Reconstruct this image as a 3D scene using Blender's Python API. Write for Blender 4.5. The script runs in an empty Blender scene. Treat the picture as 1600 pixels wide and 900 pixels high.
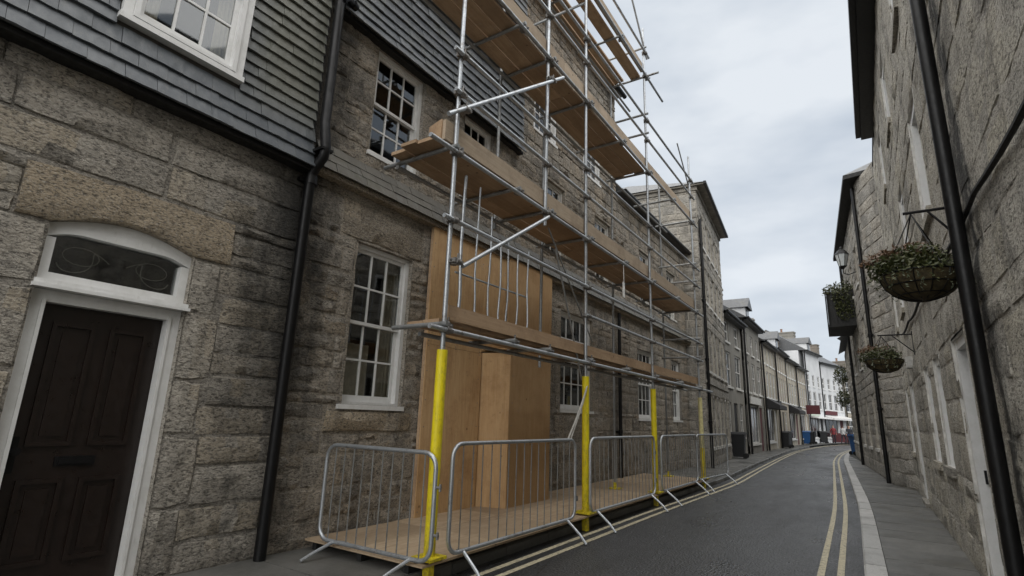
import bpy, math, random
from mathutils import Vector, Matrix, noise
R = math.radians
random.seed(7)
sc = bpy.context.scene
COL = sc.collection

# ------------------------------------------------------------------ camera
cam_d = bpy.data.cameras.new('camera')
cam_d.sensor_width = 36.0
cam_d.lens = 18.653
cam_d.clip_start = 0.05
cam_d.clip_end = 2000
cam = bpy.data.objects.new('camera', cam_d)
COL.objects.link(cam)
rot = Matrix(((0.8358, 0.1022, 0.5394), (0.5479, -0.2155, -0.8083), (0.0336, 0.9711, -0.2361)))
CAM = Vector((0, 0, 1.45))
cam.matrix_world = Matrix.Translation(CAM) @ rot.to_4x4()
sc.camera = cam
# ------------------------------------------------------------------ sky and sun (overcast)
SUN_EL, SUN_AZ = R(68), R(175)
wd = bpy.data.worlds.new('World')
sc.world = wd
wd.use_nodes = True
nt = wd.node_tree
nt.nodes.clear()
def wn(t, **k):
    n = nt.nodes.new(t)
    for a, b in k.items(): setattr(n, a, b)
    return n
out = wn('ShaderNodeOutputWorld'); bg = wn('ShaderNodeBackground')
sky = wn('ShaderNodeTexSky', sky_type='NISHITA', sun_disc=False, sun_elevation=SUN_EL, sun_rotation=SUN_AZ)
tc = wn('ShaderNodeTexCoord')
mp = wn('ShaderNodeMapping'); mp.inputs['Scale'].default_value = (1.0, 1.0, 2.6)
nz = wn('ShaderNodeTexNoise'); nz.inputs['Scale'].default_value = 2.1; nz.inputs['Detail'].default_value = 5; nz.inputs['Roughness'].default_value = 0.5
nz2 = wn('ShaderNodeTexNoise'); nz2.inputs['Scale'].default_value = 4.2; nz2.inputs['Detail'].default_value = 4
ad = wn('ShaderNodeMix', data_type='FLOAT'); ad.inputs[0].default_value = 0.28
rp = wn('ShaderNodeValToRGB')
rp.color_ramp.elements[0].position = 0.36; rp.color_ramp.elements[0].color = (1.5, 1.69, 1.92, 1)
rp.color_ramp.elements[1].position = 0.62; rp.color_ramp.elements[1].color = (2.28, 2.4, 2.53, 1)
mx = wn('ShaderNodeMix', data_type='RGBA'); mx.inputs[0].default_value = 0.97
L = nt.links.new
L(tc.outputs['Generated'], mp.inputs[0]); L(mp.outputs[0], nz.inputs['Vector']); L(mp.outputs[0], nz2.inputs['Vector'])
L(nz.outputs[0], ad.inputs[2]); L(nz2.outputs[0], ad.inputs[3]); L(ad.outputs[0], rp.inputs[0])
L(sky.outputs[0], mx.inputs[6]); L(rp.outputs[0], mx.inputs[7]); L(mx.outputs[2], bg.inputs[0])
bg.inputs[1].default_value = 0.1
L(bg.outputs[0], out.inputs[0])
sun_d = bpy.data.lights.new('sun', 'SUN'); sun_d.energy = 1.5; sun_d.angle = R(130); sun_d.color = (1, 0.96, 0.9)
sun = bpy.data.objects.new('sun', sun_d); COL.objects.link(sun)
sdir = Vector((math.sin(SUN_AZ) * math.cos(SUN_EL), math.cos(SUN_AZ) * math.cos(SUN_EL), math.sin(SUN_EL)))
sun.rotation_euler = (-sdir).to_track_quat('-Z', 'Y').to_euler()
vs = sc.view_settings
sc.display_settings.display_device = 'sRGB'
vs.view_transform = 'Standard'; vs.look = 'None'; vs.exposure = 1.8; vs.gamma = 1.0; vs.use_curve_mapping = False

# ------------------------------------------------------------------ materials
class NT:
    def __init__(s, name):
        s.m = bpy.data.materials.new(name); s.m.use_nodes = True
        s.t = s.m.node_tree; s.t.nodes.clear()
        s.o = s.n('ShaderNodeOutputMaterial'); s.b = s.n('ShaderNodeBsdfPrincipled')
        s.l(s.b.outputs[0], s.o.inputs[0])
        s.pos = s.n('ShaderNodeNewGeometry').outputs['Position']
    def n(s, t, **k):
        x = s.t.nodes.new(t)
        for a, b in k.items(): setattr(x, a, b)
        return x
    def l(s, a, b): s.t.links.new(a, b)
    def put(s, sock, v):
        if hasattr(v, 'is_linked'): s.l(v, sock)
        elif isinstance(v, tuple) and len(v) == 3 and sock.type == 'RGBA': sock.default_value = (*v, 1)
        else: sock.default_value = v
    def mapped(s, scale):
        m = s.n('ShaderNodeMapping'); s.l(s.pos, m.inputs[0]); m.inputs['Scale'].default_value = scale
        return m.outputs[0]
    def noise(s, scale, detail=4, rough=0.55, vec=None, dist=0.0):
        x = s.n('ShaderNodeTexNoise'); s.l(vec if vec is not None else s.pos, x.inputs['Vector'])
        x.inputs['Scale'].default_value = scale; x.inputs['Detail'].default_value = detail
        x.inputs['Roughness'].default_value = rough; x.inputs['Distortion'].default_value = dist
        return x.outputs[0]
    def voro(s, scale, vec=None, feature='F1', rnd=1.0):
        x = s.n('ShaderNodeTexVoronoi', feature=feature); s.l(vec if vec is not None else s.pos, x.inputs['Vector'])
        x.inputs['Scale'].default_value = scale; x.inputs['Randomness'].default_value = rnd
        return x.outputs['Distance']
    def ramp(s, f, a, b, va=0.0, vb=1.0):
        x = s.n('ShaderNodeMapRange'); x.clamp = True; s.l(f, x.inputs[0])
        x.inputs[1].default_value = a; x.inputs[2].default_value = b; x.inputs[3].default_value = va; x.inputs[4].default_value = vb
        return x.outputs[0]
    def mix(s, f, a, b, mode='MIX'):
        x = s.n('ShaderNodeMix', data_type='RGBA', blend_type=mode)
        s.put(x.inputs[0], f); s.put(x.inputs[6], a); s.put(x.inputs[7], b)
        return x.outputs[2]
    def math(s, op, a, b=0.0):
        x = s.n('ShaderNodeMath', operation=op); s.put(x.inputs[0], a); s.put(x.inputs[1], b)
        return x.outputs[0]
    def rnd(s):
        a = s.n('ShaderNodeObjectInfo').outputs['Random']
        g = s.n('ShaderNodeNewGeometry').outputs['Random Per Island']
        return s.math('FRACT', s.math('ADD', a, g))
    def sep(s):
        x = s.n('ShaderNodeSeparateXYZ'); s.l(s.pos, x.inputs[0]); return x.outputs
    def bump(s, h, strength=0.5, dist=0.01, prev=None):
        x = s.n('ShaderNodeBump'); x.inputs['Strength'].default_value = strength; x.inputs['Distance'].default_value = dist
        s.l(h, x.inputs['Height'])
        if prev is not None: s.l(prev, x.inputs['Normal'])
        return x.outputs[0]
    def fin(s, col, rough=0.8, metal=0.0, nrm=None, spec=None):
        s.put(s.b.inputs['Base Color'], col); s.put(s.b.inputs['Roughness'], rough); s.put(s.b.inputs['Metallic'], metal)
        if nrm is not None: s.l(nrm, s.b.inputs['Normal'])
        if spec is not None: s.b.inputs['Specular IOR Level'].default_value = spec
        return s.m

def stone_mat(name, c1, c2, c3, warm, bump=1.0, dist=0.012, fine=34, stain=None, streak=0.0):
    s = NT(name)
    rn = s.rnd()
    v = s.mapped((0.75, 0.75, 1.5))
    low = s.ramp(s.noise(1.3, 4, 0.6), 0.33, 0.68)
    mid = s.ramp(s.noise(7, 5, 0.65), 0.35, 0.66)
    fin = s.noise(fine, 5, 0.7, v, 0.6)
    c = s.mix(low, c1, c2)
    c = s.mix(s.math('MULTIPLY', mid, 0.55), c, c3)
    c = s.mix(s.math('MULTIPLY', s.ramp(rn, 0.45, 1.0), 0.75), c, warm)
    c = s.mix(s.ramp(rn, 0.0, 0.3, 0.38, 0.0), c, (0.045, 0.042, 0.038))
    pits = s.ramp(fin, 0.38, 0.52, 0.85, 0.0)
    c = s.mix(pits, c, (0.06, 0.055, 0.048))
    spk = s.ramp(s.noise(fine * 1.6, 4, 0.65, v), 0.53, 0.68, 0.0, 0.55)
    c = s.mix(spk, c, (0.62, 0.585, 0.52))
    # lichen and soot
    soot = s.ramp(s.noise(1.8, 7, 0.75, s.mapped((1, 1, 0.7))), 0.52, 0.68, 0.0, 0.68)
    c = s.mix(soot, c, (0.05, 0.048, 0.044))
    if streak:
        st = s.ramp(s.noise(3.2, 4, 0.6, s.mapped((1, 1, 0.12))), 0.52, 0.68, 0.0, streak)
        c = s.mix(st, c, (0.035, 0.033, 0.03))
    if stain:                                   # damp black streak beside a downpipe
        y0, w, z0, z1 = stain
        x = s.sep()
        wob = s.math('MULTIPLY', s.math('SUBTRACT', s.noise(3.5, 5, 0.7, s.mapped((1, 1, 0.5))), 0.5), 1.1)
        dd = s.math('ABSOLUTE', s.math('SUBTRACT', s.math('ADD', x[1], wob), y0))
        k = s.ramp(dd, w * 0.25, w, 0.85, 0.0)
        k = s.math('MULTIPLY', k, s.ramp(x[2], z0, z0 + 1.2, 0.25, 1.0))
        c = s.mix(k, c, (0.018, 0.018, 0.017))
    b1 = s.bump(s.noise(9, 4, 0.6, v, 0.3), 0.8 * bump, dist * 2.0)
    b2 = s.bump(fin, bump, dist, b1)
    b3 = s.bump(s.noise(fine * 2.6, 3, 0.6), 0.5 * bump, dist * 0.4, b2)
    return s.fin(c, 0.85, 0, b3, 0.3)

def mortar_mat(name, c1, c2):
    s = NT(name)
    c = s.mix(s.ramp(s.noise(5, 5, 0.7), 0.35, 0.65), c1, c2)
    c = s.mix(s.ramp(s.noise(1.7, 5, 0.7), 0.5, 0.7, 0, 0.6), c, (0.05, 0.048, 0.043))
    return s.fin(c, 0.92, 0, s.bump(s.noise(45, 5, 0.7), 0.8, 0.008), 0.2)

def render_mat(name, c1, c2, streak=0.35):
    s = NT(name)
    c = s.mix(s.ramp(s.noise(0.9, 5, 0.65), 0.35, 0.65), c1, c2)
    st = s.ramp(s.noise(2.5, 5, 0.6, s.mapped((1, 1, 0.15))), 0.5, 0.75, 0, streak)
    c = s.mix(st, c, tuple(0.4 * v for v in c2))
    return s.fin(c, 0.9, 0, s.bump(s.noise(30, 4, 0.6), 0.4, 0.006), 0.2)

def plain(name, c, rough=0.6, metal=0.0, var=0.25, bump=0.15, scale=14, spec=None):
    s = NT(name)
    k = s.ramp(s.noise(scale, 5, 0.65), 0.3, 0.7)
    col = s.mix(k, tuple(x * (1 - var) for x in c), tuple(min(1, x * (1 + var)) for x in c))
    rr = s.ramp(s.noise(scale * 1.7, 4, 0.6), 0.3, 0.7, max(0.05, rough - 0.1), min(1, rough + 0.12))
    return s.fin(col, rr, metal, s.bump(s.noise(scale * 4, 3, 0.6), bump, 0.003), spec)

M = {}
M['granite_near'] = stone_mat('granite_near', (0.42, 0.38, 0.322), (0.53, 0.485, 0.415), (0.300, 0.282, 0.246), (0.444, 0.378, 0.282), 1.0, 0.03, 34, (3.2, 0.8, 0.9, 4), 0.0)
M['granite_rubble'] = stone_mat('granite_rubble', (0.34, 0.305, 0.255), (0.45, 0.405, 0.34), (0.22, 0.20, 0.172), (0.38, 0.31, 0.225), 1.0, 0.024, 38, (3.2, 0.55, 0.9, 4), 0.35)
M['granite_tall'] = stone_mat('granite_tall', (0.33, 0.312, 0.278), (0.42, 0.40, 0.36), (0.25, 0.238, 0.215), (0.37, 0.335, 0.28), 0.8, 0.016, 26, None, 0.3)
M['granite_right'] = stone_mat('granite_right', (0.432, 0.408, 0.354), (0.540, 0.510, 0.444), (0.336, 0.318, 0.282), (0.456, 0.420, 0.336), 0.9, 0.02, 38, (4.75, 0.2, -1, 9), 0.25)
M['lintel_stone'] = stone_mat('lintel_stone', (0.384, 0.324, 0.240), (0.480, 0.408, 0.312), (0.276, 0.234, 0.180), (0.420, 0.336, 0.228), 1.0, 0.024, 40)
M['mortar'] = mortar_mat('mortar', (0.36, 0.335, 0.29), (0.45, 0.42, 0.365))
M['mortar_near'] = stone_mat('mortar_near', (0.40, 0.365, 0.31), (0.48, 0.44, 0.38), (0.30, 0.28, 0.245), (0.42, 0.37, 0.29), 1.0, 0.02, 42, (3.2, 0.8, 0.9, 4), 0.0)
M['mortar_rubble'] = stone_mat('mortar_rubble', (0.34, 0.31, 0.265), (0.44, 0.40, 0.345), (0.24, 0.22, 0.195), (0.36, 0.31, 0.24), 1.0, 0.018, 44, (3.2, 0.55, 0.9, 4), 0.3)
M['mortar_right'] = stone_mat('mortar_right', (0.42, 0.395, 0.345), (0.50, 0.47, 0.41), (0.33, 0.31, 0.275), (0.44, 0.40, 0.33), 0.9, 0.016, 44, (4.75, 0.2, -1, 9), 0.25)
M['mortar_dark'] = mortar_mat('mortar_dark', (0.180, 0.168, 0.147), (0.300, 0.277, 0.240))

def slate_mat(name, a, b, lich):
    s = NT(name)
    rn = s.rnd()
    c = s.mix(rn, a, b)
    c = s.mix(s.ramp(s.noise(3.0, 6, 0.7), 0.52, 0.72, 0, 0.8), c, lich)
    c = s.mix(s.ramp(s.noise(14, 5, 0.7, s.mapped((1, 1, 0.3))), 0.55, 0.75, 0, 0.5), c, (0.21, 0.22, 0.22))
    rr = s.ramp(s.noise(9, 4, 0.6), 0.3, 0.7, 0.38, 0.62)
    return s.fin(c, rr, 0, s.bump(s.noise(26, 5, 0.65, s.mapped((1, 1, 0.4))), 0.5, 0.004), 0.5)
M['slate'] = slate_mat('slate', (0.075, 0.084, 0.095), (0.11, 0.12, 0.13), (0.09, 0.095, 0.072))
M['slate_weathered'] = slate_mat('slate_weathered', (0.085, 0.09, 0.085), (0.12, 0.12, 0.105), (0.10, 0.10, 0.065))
M['slate_mossy'] = slate_mat('slate_mossy', (0.085, 0.08, 0.068), (0.13, 0.12, 0.10), (0.075, 0.075, 0.045))
M['slate_roof'] = slate_mat('slate_roof', (0.055, 0.058, 0.064), (0.085, 0.088, 0.092), (0.10, 0.095, 0.075))

def slate_near():
    s = NT('slate_near')
    rn = s.rnd(); x = s.sep()
    k = s.ramp(s.math('ADD', x[1], s.math('MULTIPLY', s.noise(1.5, 4, 0.6), 0.8)), 2.5, 2.95)
    k = s.math('MULTIPLY', k, s.ramp(x[2], 4.25, 4.75))
    c = s.mix(rn, (0.068, 0.077, 0.087), (0.092, 0.101, 0.11))
    c = s.mix(k, c, s.mix(rn, (0.115, 0.118, 0.098), (0.145, 0.145, 0.12)))
    c = s.mix(s.ramp(s.noise(16, 6, 0.7, s.mapped((1, 1, 0.5))), 0.52, 0.72, 0, 0.5), c, (0.16, 0.165, 0.16))
    rr = s.ramp(s.noise(9, 4, 0.6), 0.3, 0.7, 0.36, 0.58)
    return s.fin(c, rr, 0, s.bump(s.noise(30, 5, 0.65, s.mapped((1, 1, 0.4))), 0.6, 0.005), 0.5)
M['slate_near'] = slate_near()
def white_paint():
    s = NT('white_paint')
    c = s.mix(s.ramp(s.noise(6, 5, 0.7), 0.4, 0.7), (0.70, 0.70, 0.69), (0.60, 0.60, 0.58))
    c = s.mix(s.ramp(s.noise(16, 6, 0.75, s.mapped((1, 1, 0.35))), 0.58, 0.74, 0, 0.4), c, (0.34, 0.33, 0.30))
    return s.fin(c, 0.42, 0, s.bump(s.noise(35, 4, 0.6), 0.2, 0.003))
M['white_paint'] = white_paint()
M['white_grubby'] = plain('white_grubby', (0.52, 0.51, 0.48), 0.6, 0, 0.3, 0.2, 8)
M['door_paint'] = plain('door_paint', (0.011, 0.0062, 0.0045), 0.36, 0, 0.2, 0.15, 9)
M['black_iron'] = plain('black_iron', (0.0045, 0.0045, 0.005), 0.4, 0, 0.3, 0.25, 12, 0.3)
M['lead_grey'] = plain('lead_grey', (0.16, 0.15, 0.135), 0.6)
M['black_matt'] = plain('black_matt', (0.01, 0.01, 0.01), 0.8)
M['dark_timber'] = plain('dark_timber', (0.010, 0.010, 0.0095), 0.7, 0, 0.3, 0.3, 12)
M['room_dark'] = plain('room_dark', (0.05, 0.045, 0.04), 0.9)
M['curtain'] = plain('curtain', (0.50, 0.44, 0.35), 0.9, 0, 0.15)

def galv(name, c, rough, metal):
    s = NT(name)
    rn = s.n('ShaderNodeObjectInfo').outputs['Random']
    sp = s.voro(60)
    col = s.mix(s.ramp(sp, 0.0, 0.8), tuple(v * 0.8 for v in c), c)
    col = s.mix(s.math('MULTIPLY', rn, 0.4), col, tuple(v * 0.55 for v in c))
    col = s.mix(s.ramp(s.noise(5, 6, 0.75), 0.54, 0.70, 0, 0.8), col, (0.15, 0.12, 0.09))
    col = s.mix(s.ramp(s.noise(23, 4, 0.8), 0.60, 0.70, 0, 0.8), col, (0.6, 0.6, 0.58))
    rr = s.ramp(s.noise(18, 4, 0.6), 0.3, 0.7, rough - 0.08, rough + 0.15)
    return s.fin(col, rr, metal, s.bump(s.noise(60, 3, 0.6), 0.15, 0.002))
M['steel_tube'] = galv('steel_tube', (0.52, 0.55, 0.58), 0.42, 0.75)
M['steel_dull'] = galv('steel_dull', (0.36, 0.37, 0.37), 0.5, 0.7)
M['coupler_steel'] = galv('coupler_steel', (0.26, 0.25, 0.24), 0.55, 0.7)

def wood(name, a, b, dark, vec, rough=0.8, gs=1.0, knots=True):
    s = NT(name)
    rn = s.rnd()
    off = s.n('ShaderNodeCombineXYZ'); s.l(s.math('MULTIPLY', rn, 37.0), off.inputs[0]); s.l(s.math('MULTIPLY', rn, 11.0), off.inputs[1]); s.l(s.math('MULTIPLY', rn, 23.0), off.inputs[2])
    va = s.n('ShaderNodeVectorMath', operation='ADD'); s.l(s.pos, va.inputs[0]); s.l(off.outputs[0], va.inputs[1])
    mp = s.n('ShaderNodeMapping'); s.l(va.outputs[0], mp.inputs[0]); mp.inputs['Scale'].default_value = vec
    g = s.noise(2.2 * gs, 6, 0.65, mp.outputs[0], 1.2)
    c = s.mix(s.ramp(g, 0.35, 0.65), a, b)
    c = s.mix(s.ramp(s.noise(7 * gs, 4, 0.6, mp.outputs[0], 0.5), 0.55, 0.75, 0, 0.5), c, dark)
    c = s.mix(s.ramp(s.noise(1.9, 6, 0.75), 0.48, 0.72, 0, 0.65), c, dark)
    c = s.mix(s.ramp(s.noise(9, 6, 0.8), 0.58, 0.72, 0, 0.55), c, tuple(v * 0.5 for v in dark))
    c = s.mix(s.ramp(s.noise(5, 5, 0.8), 0.60, 0.74, 0, 0.35), c, (0.5, 0.47, 0.42))
    c = s.mix(s.math('MULTIPLY', rn, 0.6), c, tuple(v * 0.58 for v in a))
    if knots:
        kn = s.ramp(s.voro(3.1, va.outputs[0]), 0.03, 0.07, 0.7, 0.0)
        c = s.mix(kn, c, tuple(v * 0.4 for v in dark))
    return s.fin(c, rough, 0, s.bump(g, 0.25, 0.004), 0.25)
M['plywood'] = wood('plywood', (0.52, 0.325, 0.16), (0.63, 0.43, 0.235), (0.30, 0.165, 0.075), (7, 7, 0.5))
M['ply_deck'] = wood('ply_deck', (0.44, 0.33, 0.22), (0.55, 0.43, 0.30), (0.27, 0.19, 0.12), (6, 0.6, 6))
M['board'] = wood('board', (0.42, 0.285, 0.175), (0.52, 0.375, 0.245), (0.22, 0.14, 0.085), (9, 0.4, 9))
M['board_grey'] = wood('board_grey', (0.40, 0.315, 0.23), (0.50, 0.41, 0.31), (0.17, 0.125, 0.09), (9, 0.4, 9))

def yellow():
    s = NT('yellow_plastic')
    c = s.mix(s.ramp(s.noise(5, 4, 0.6), 0.4, 0.7), (0.80, 0.66, 0.010), (0.68, 0.55, 0.014))
    c = s.mix(s.ramp(s.noise(11, 6, 0.75, s.mapped((1, 1, 0.4))), 0.54, 0.70, 0, 0.7), c, (0.30, 0.22, 0.05))
    c = s.mix(s.ramp(s.noise(26, 6, 0.8, s.mapped((1, 1, 0.2))), 0.56, 0.68, 0, 0.55), c, (0.16, 0.12, 0.04))
    x = s.sep()
    k = s.math('MULTIPLY', s.ramp(x[2], 0.25, 0.75, 0.7, 0.0), s.ramp(s.noise(20, 5, 0.7), 0.4, 0.65))
    c = s.mix(k, c, (0.12, 0.085, 0.03))
    return s.fin(c, 0.48, 0, s.bump(s.noise(40, 3, 0.6), 0.1, 0.003))
M['yellow_plastic'] = yellow()
M['yellow_pale'] = plain('yellow_pale', (0.66, 0.60, 0.30), 0.6)

def asphalt():
    s = NT('asphalt')
    c = s.mix(s.ramp(s.noise(0.5, 5, 0.6, s.mapped((1, 0.35, 1))), 0.35, 0.65), (0.024, 0.0248, 0.026), (0.044, 0.0448, 0.0462))
    c = s.mix(s.ramp(s.noise(45, 4, 0.8), 0.54, 0.64, 0, 0.75), c, (0.14, 0.14, 0.14))
    c = s.mix(s.ramp(s.noise(1.1, 6, 0.75, s.mapped((1, 0.5, 1))), 0.52, 0.66, 0, 0.6), c, (0.024, 0.024, 0.025))
    c = s.mix(s.ramp(s.voro(0.8, s.mapped((1, 0.5, 1)), 'DISTANCE_TO_EDGE'), 0.0, 0.012, 0.6, 0.0), c, (0.018, 0.018, 0.018))
    rr = s.ramp(s.noise(0.8, 5, 0.65, s.mapped((1, 0.3, 1))), 0.36, 0.64, 0.22, 0.56)
    b = s.bump(s.voro(48), 0.9, 0.009)
    b = s.bump(s.noise(3, 4, 0.6), 0.15, 0.02, b)
    return s.fin(c, rr, 0, b, 0.5)
M['asphalt'] = asphalt()
def line_mat():
    s = NT('road_line')
    wear = s.ramp(s.noise(22, 6, 0.75), 0.50, 0.64, 0, 0.9)
    c = s.mix(s.noise(4, 3), (0.42, 0.37, 0.25), (0.52, 0.47, 0.33))
    c = s.mix(wear, c, (0.07, 0.07, 0.068))
    return s.fin(c, 0.6, 0, s.bump(s.noise(80, 3), 0.4, 0.004))
M['road_line'] = line_mat()
def paving():
    s = NT('paving_stone')
    rn = s.rnd()
    c = s.mix(rn, (0.085, 0.085, 0.08), (0.135, 0.132, 0.122))
    c = s.mix(s.ramp(s.noise(2.4, 6, 0.7), 0.42, 0.7, 0, 0.7), c, (0.055, 0.056, 0.052))
    c = s.mix(s.ramp(s.noise(70, 3), 0.55, 0.72, 0, 0.4), c, (0.22, 0.21, 0.2))
    rr = s.ramp(s.noise(1.6, 4), 0.35, 0.65, 0.30, 0.66)
    return s.fin(c, rr, 0, s.bump(s.noise(30, 5, 0.7), 0.5, 0.005))
M['paving_stone'] = paving()
M['paving_joint'] = plain('paving_joint', (0.05, 0.05, 0.046), 0.9)
def kerbm():
    s = NT('kerb_granite')
    c = s.mix(s.rnd(), (0.36, 0.36, 0.35), (0.45, 0.445, 0.43))
    c = s.mix(s.ramp(s.noise(80, 3), 0.5, 0.7, 0, 0.5), c, (0.13, 0.13, 0.13))
    c = s.mix(s.ramp(s.noise(3, 5, 0.7), 0.5, 0.72, 0, 0.55), c, (0.14, 0.135, 0.125))
    return s.fin(c, 0.6, 0, s.bump(s.noise(40, 4), 0.35, 0.004))
M['kerb_granite'] = kerbm()
M['ground'] = plain('ground', (0.07, 0.07, 0.065), 0.9)

def glass(name, tint):
    s = NT(name)
    s.t.nodes.remove(s.b)
    fr = s.n('ShaderNodeFresnel'); fr.inputs[0].default_value = 1.6
    nb = s.bump(s.noise(1.6, 1, 0.4), 0.05, 0.03)
    s.l(nb, fr.inputs['Normal'])
    gl = s.n('ShaderNodeBsdfGlossy'); gl.inputs['Roughness'].default_value = 0.03; gl.inputs[0].default_value = (0.9, 0.93, 0.95, 1); s.l(nb, gl.inputs['Normal'])
    tr = s.n('ShaderNodeBsdfTransparent'); tr.inputs[0].default_value = (*tint, 1)
    mx = s.n('ShaderNodeMixShader')
    bf = s.n('ShaderNodeNewGeometry').outputs['Backfacing']
    s.l(s.math('MULTIPLY', s.ramp(fr.outputs[0], 0.0, 1.0, 0.06, 1.0), s.math('SUBTRACT', 1.0, bf)), mx.inputs[0]); s.l(tr.outputs[0], mx.inputs[1]); s.l(gl.outputs[0], mx.inputs[2])
    s.l(mx.outputs[0], s.o.inputs[0])
    return s.m
M['window_glass'] = glass('window_glass', (0.75, 0.76, 0.74))
M['far_glass'] = plain('far_glass', (0.02, 0.022, 0.025), 0.12, 0, 0.3, 0.1, 3)
M['lamp_glass'] = plain('lamp_glass', (0.55, 0.58, 0.58), 0.25, 0, 0.1)
M['cream'] = render_mat('cream', (0.45, 0.415, 0.345), (0.36, 0.33, 0.275))
M['buff'] = render_mat('buff', (0.42, 0.375, 0.305), (0.34, 0.305, 0.25))
M['grey_render'] = render_mat('grey_render', (0.25, 0.24, 0.215), (0.20, 0.19, 0.17))
M['white_render'] = render_mat('white_render', (0.66, 0.67, 0.68), (0.56, 0.57, 0.58), 0.2)
M['chimney_brick'] = render_mat('chimney_brick', (0.23, 0.20, 0.17), (0.17, 0.155, 0.135))
M['terracotta'] = plain('terracotta', (0.22, 0.13, 0.09), 0.8)
M['burgundy'] = plain('burgundy', (0.085, 0.016, 0.02), 0.7)
M['awning_dark'] = plain('awning_dark', (0.025, 0.024, 0.025), 0.8)
M['sign_pale'] = plain('sign_pale', (0.50, 0.55, 0.47), 0.5)
M['blue_plastic'] = plain('blue_plastic', (0.012, 0.075, 0.22), 0.45, 0, 0.2)
M['black_plastic'] = plain('black_plastic', (0.014, 0.015, 0.017), 0.5, 0, 0.2)
M['rubber'] = plain('rubber', (0.01, 0.01, 0.01), 0.8)
M['moss'] = plain('moss', (0.055, 0.042, 0.018), 0.95, 0, 0.6, 1.0, 25)
M['rope'] = plain('rope', (0.42, 0.41, 0.38), 0.9)
M['tag_white'] = plain('tag_white', (0.72, 0.72, 0.7), 0.6)
M['skin'] = plain('skin', (0.42, 0.26, 0.19), 0.6)
M['red_cloth'] = plain('red_cloth', (0.20, 0.03, 0.035), 0.85)
M['dark_cloth'] = plain('dark_cloth', (0.025, 0.027, 0.035), 0.85)
M['white_cloth'] = plain('white_cloth', (0.55, 0.55, 0.55), 0.85)
M['hair'] = plain('hair', (0.03, 0.02, 0.014), 0.7)
def leaf(name, a, b):
    s = NT(name)
    c = s.mix(s.n('ShaderNodeNewGeometry').outputs['Random Per Island'], a, b)
    s.b.inputs['Subsurface Weight'].default_value = 0.0
    return s.fin(c, 0.55, 0, None, 0.4)
M['leaf_green'] = leaf('leaf_green', (0.03, 0.042, 0.012), (0.085, 0.088, 0.032))
M['leaf_red'] = leaf('leaf_red', (0.085, 0.055, 0.03), (0.17, 0.095, 0.055))
M['leaf_pale'] = leaf('leaf_pale', (0.09, 0.11, 0.06), (0.2, 0.22, 0.16))

# ------------------------------------------------------------------ mesh helpers
class MB:
    def __init__(s): s.v = []; s.f = []; s.mi = []
    def add(s, vs, fs, mi=0):
        b = len(s.v); s.v += [tuple(v) for v in vs]
        s.f += [tuple(i + b for i in f) for f in fs]; s.mi += [mi] * len(fs)
    def hexa(s, p, mi=0):      # 8 points: bottom 4 ccw, top 4 ccw
        s.add(p, [(3, 2, 1, 0), (4, 5, 6, 7), (0, 1, 5, 4), (1, 2, 6, 5), (2, 3, 7, 6), (3, 0, 4, 7)], mi)
    def box(s, x0, x1, y0, y1, z0, z1, mi=0):
        s.hexa([(x0, y0, z0), (x1, y0, z0), (x1, y1, z0), (x0, y1, z0), (x0, y0, z1), (x1, y0, z1), (x1, y1, z1), (x0, y1, z1)], mi)
    def obox(s, c, ax, ay, az, mi=0):   # centre and half-axis vectors
        c = Vector(c); ax = Vector(ax); ay = Vector(ay); az = Vector(az)
        s.hexa([c - ax - ay - az, c + ax - ay - az, c + ax + ay - az, c - ax + ay - az, c - ax - ay + az, c + ax - ay + az, c + ax + ay + az, c - ax + ay + az], mi)
    def tube(s, pts, r, n=8, mi=0, cap=True, closed=False):
        pts = [Vector(p) for p in pts]; k = len(pts)
        rs = r if isinstance(r, (list, tuple)) else [r] * k
        ring = []; ref = None
        for i, p in enumerate(pts):
            if closed: t = pts[(i + 1) % k] - pts[i - 1]
            else: t = pts[min(i + 1, k - 1)] - pts[max(i - 1, 0)]
            t.normalize()
            if ref is None:
                ref = Vector((0, 0, 1)) if abs(t.z) < 0.9 else Vector((1, 0, 0))
            a = ref - t * ref.dot(t)
            if a.length < 1e-5: a = t.orthogonal()
            a.normalize(); ref = a; b = t.cross(a)
            ring.append([p + (a * math.cos(2 * math.pi * j / n) + b * math.sin(2 * math.pi * j / n)) * rs[i] for j in range(n)])
        vs = [v for q in ring for v in q]; fs = []
        for i in range(k if closed else k - 1):
            i2 = (i + 1) % k
            for j in range(n):
                j2 = (j + 1) % n
                fs.append((i * n + j, i * n + j2, i2 * n + j2, i2 * n + j))
        if cap and not closed:
            fs.append(tuple(range(n - 1, -1, -1))); fs.append(tuple((k - 1) * n + j for j in range(n)))
        s.add(vs, fs, mi)
    def lathe(s, c, prof, n=16, mi=0):  # prof: (r, z)
        c = Vector(c); vs = []; fs = []
        for r, z in prof:
            for j in range(n):
                a = 2 * math.pi * j / n; vs.append(c + Vector((r * math.cos(a), r * math.sin(a), z)))
        for i in range(len(prof) - 1):
            for j in range(n):
                j2 = (j + 1) % n; fs.append((i * n + j, i * n + j2, (i + 1) * n + j2, (i + 1) * n + j))
        s.add(vs, fs, mi)
    def mesh(s, name, mats, smooth=False):
        me = bpy.data.meshes.new(name); me.from_pydata(s.v, [], s.f)
        for m in (mats if isinstance(mats, (list, tuple)) else [mats]): me.materials.append(M[m])
        if any(s.mi): me.polygons.foreach_set('material_index', s.mi)
        if smooth:
            me.polygons.foreach_set('use_smooth', [True] * len(me.polygons))
            if smooth != 'all': me.set_sharp_from_angle(angle=R(40))
        me.update()
        return me

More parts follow.
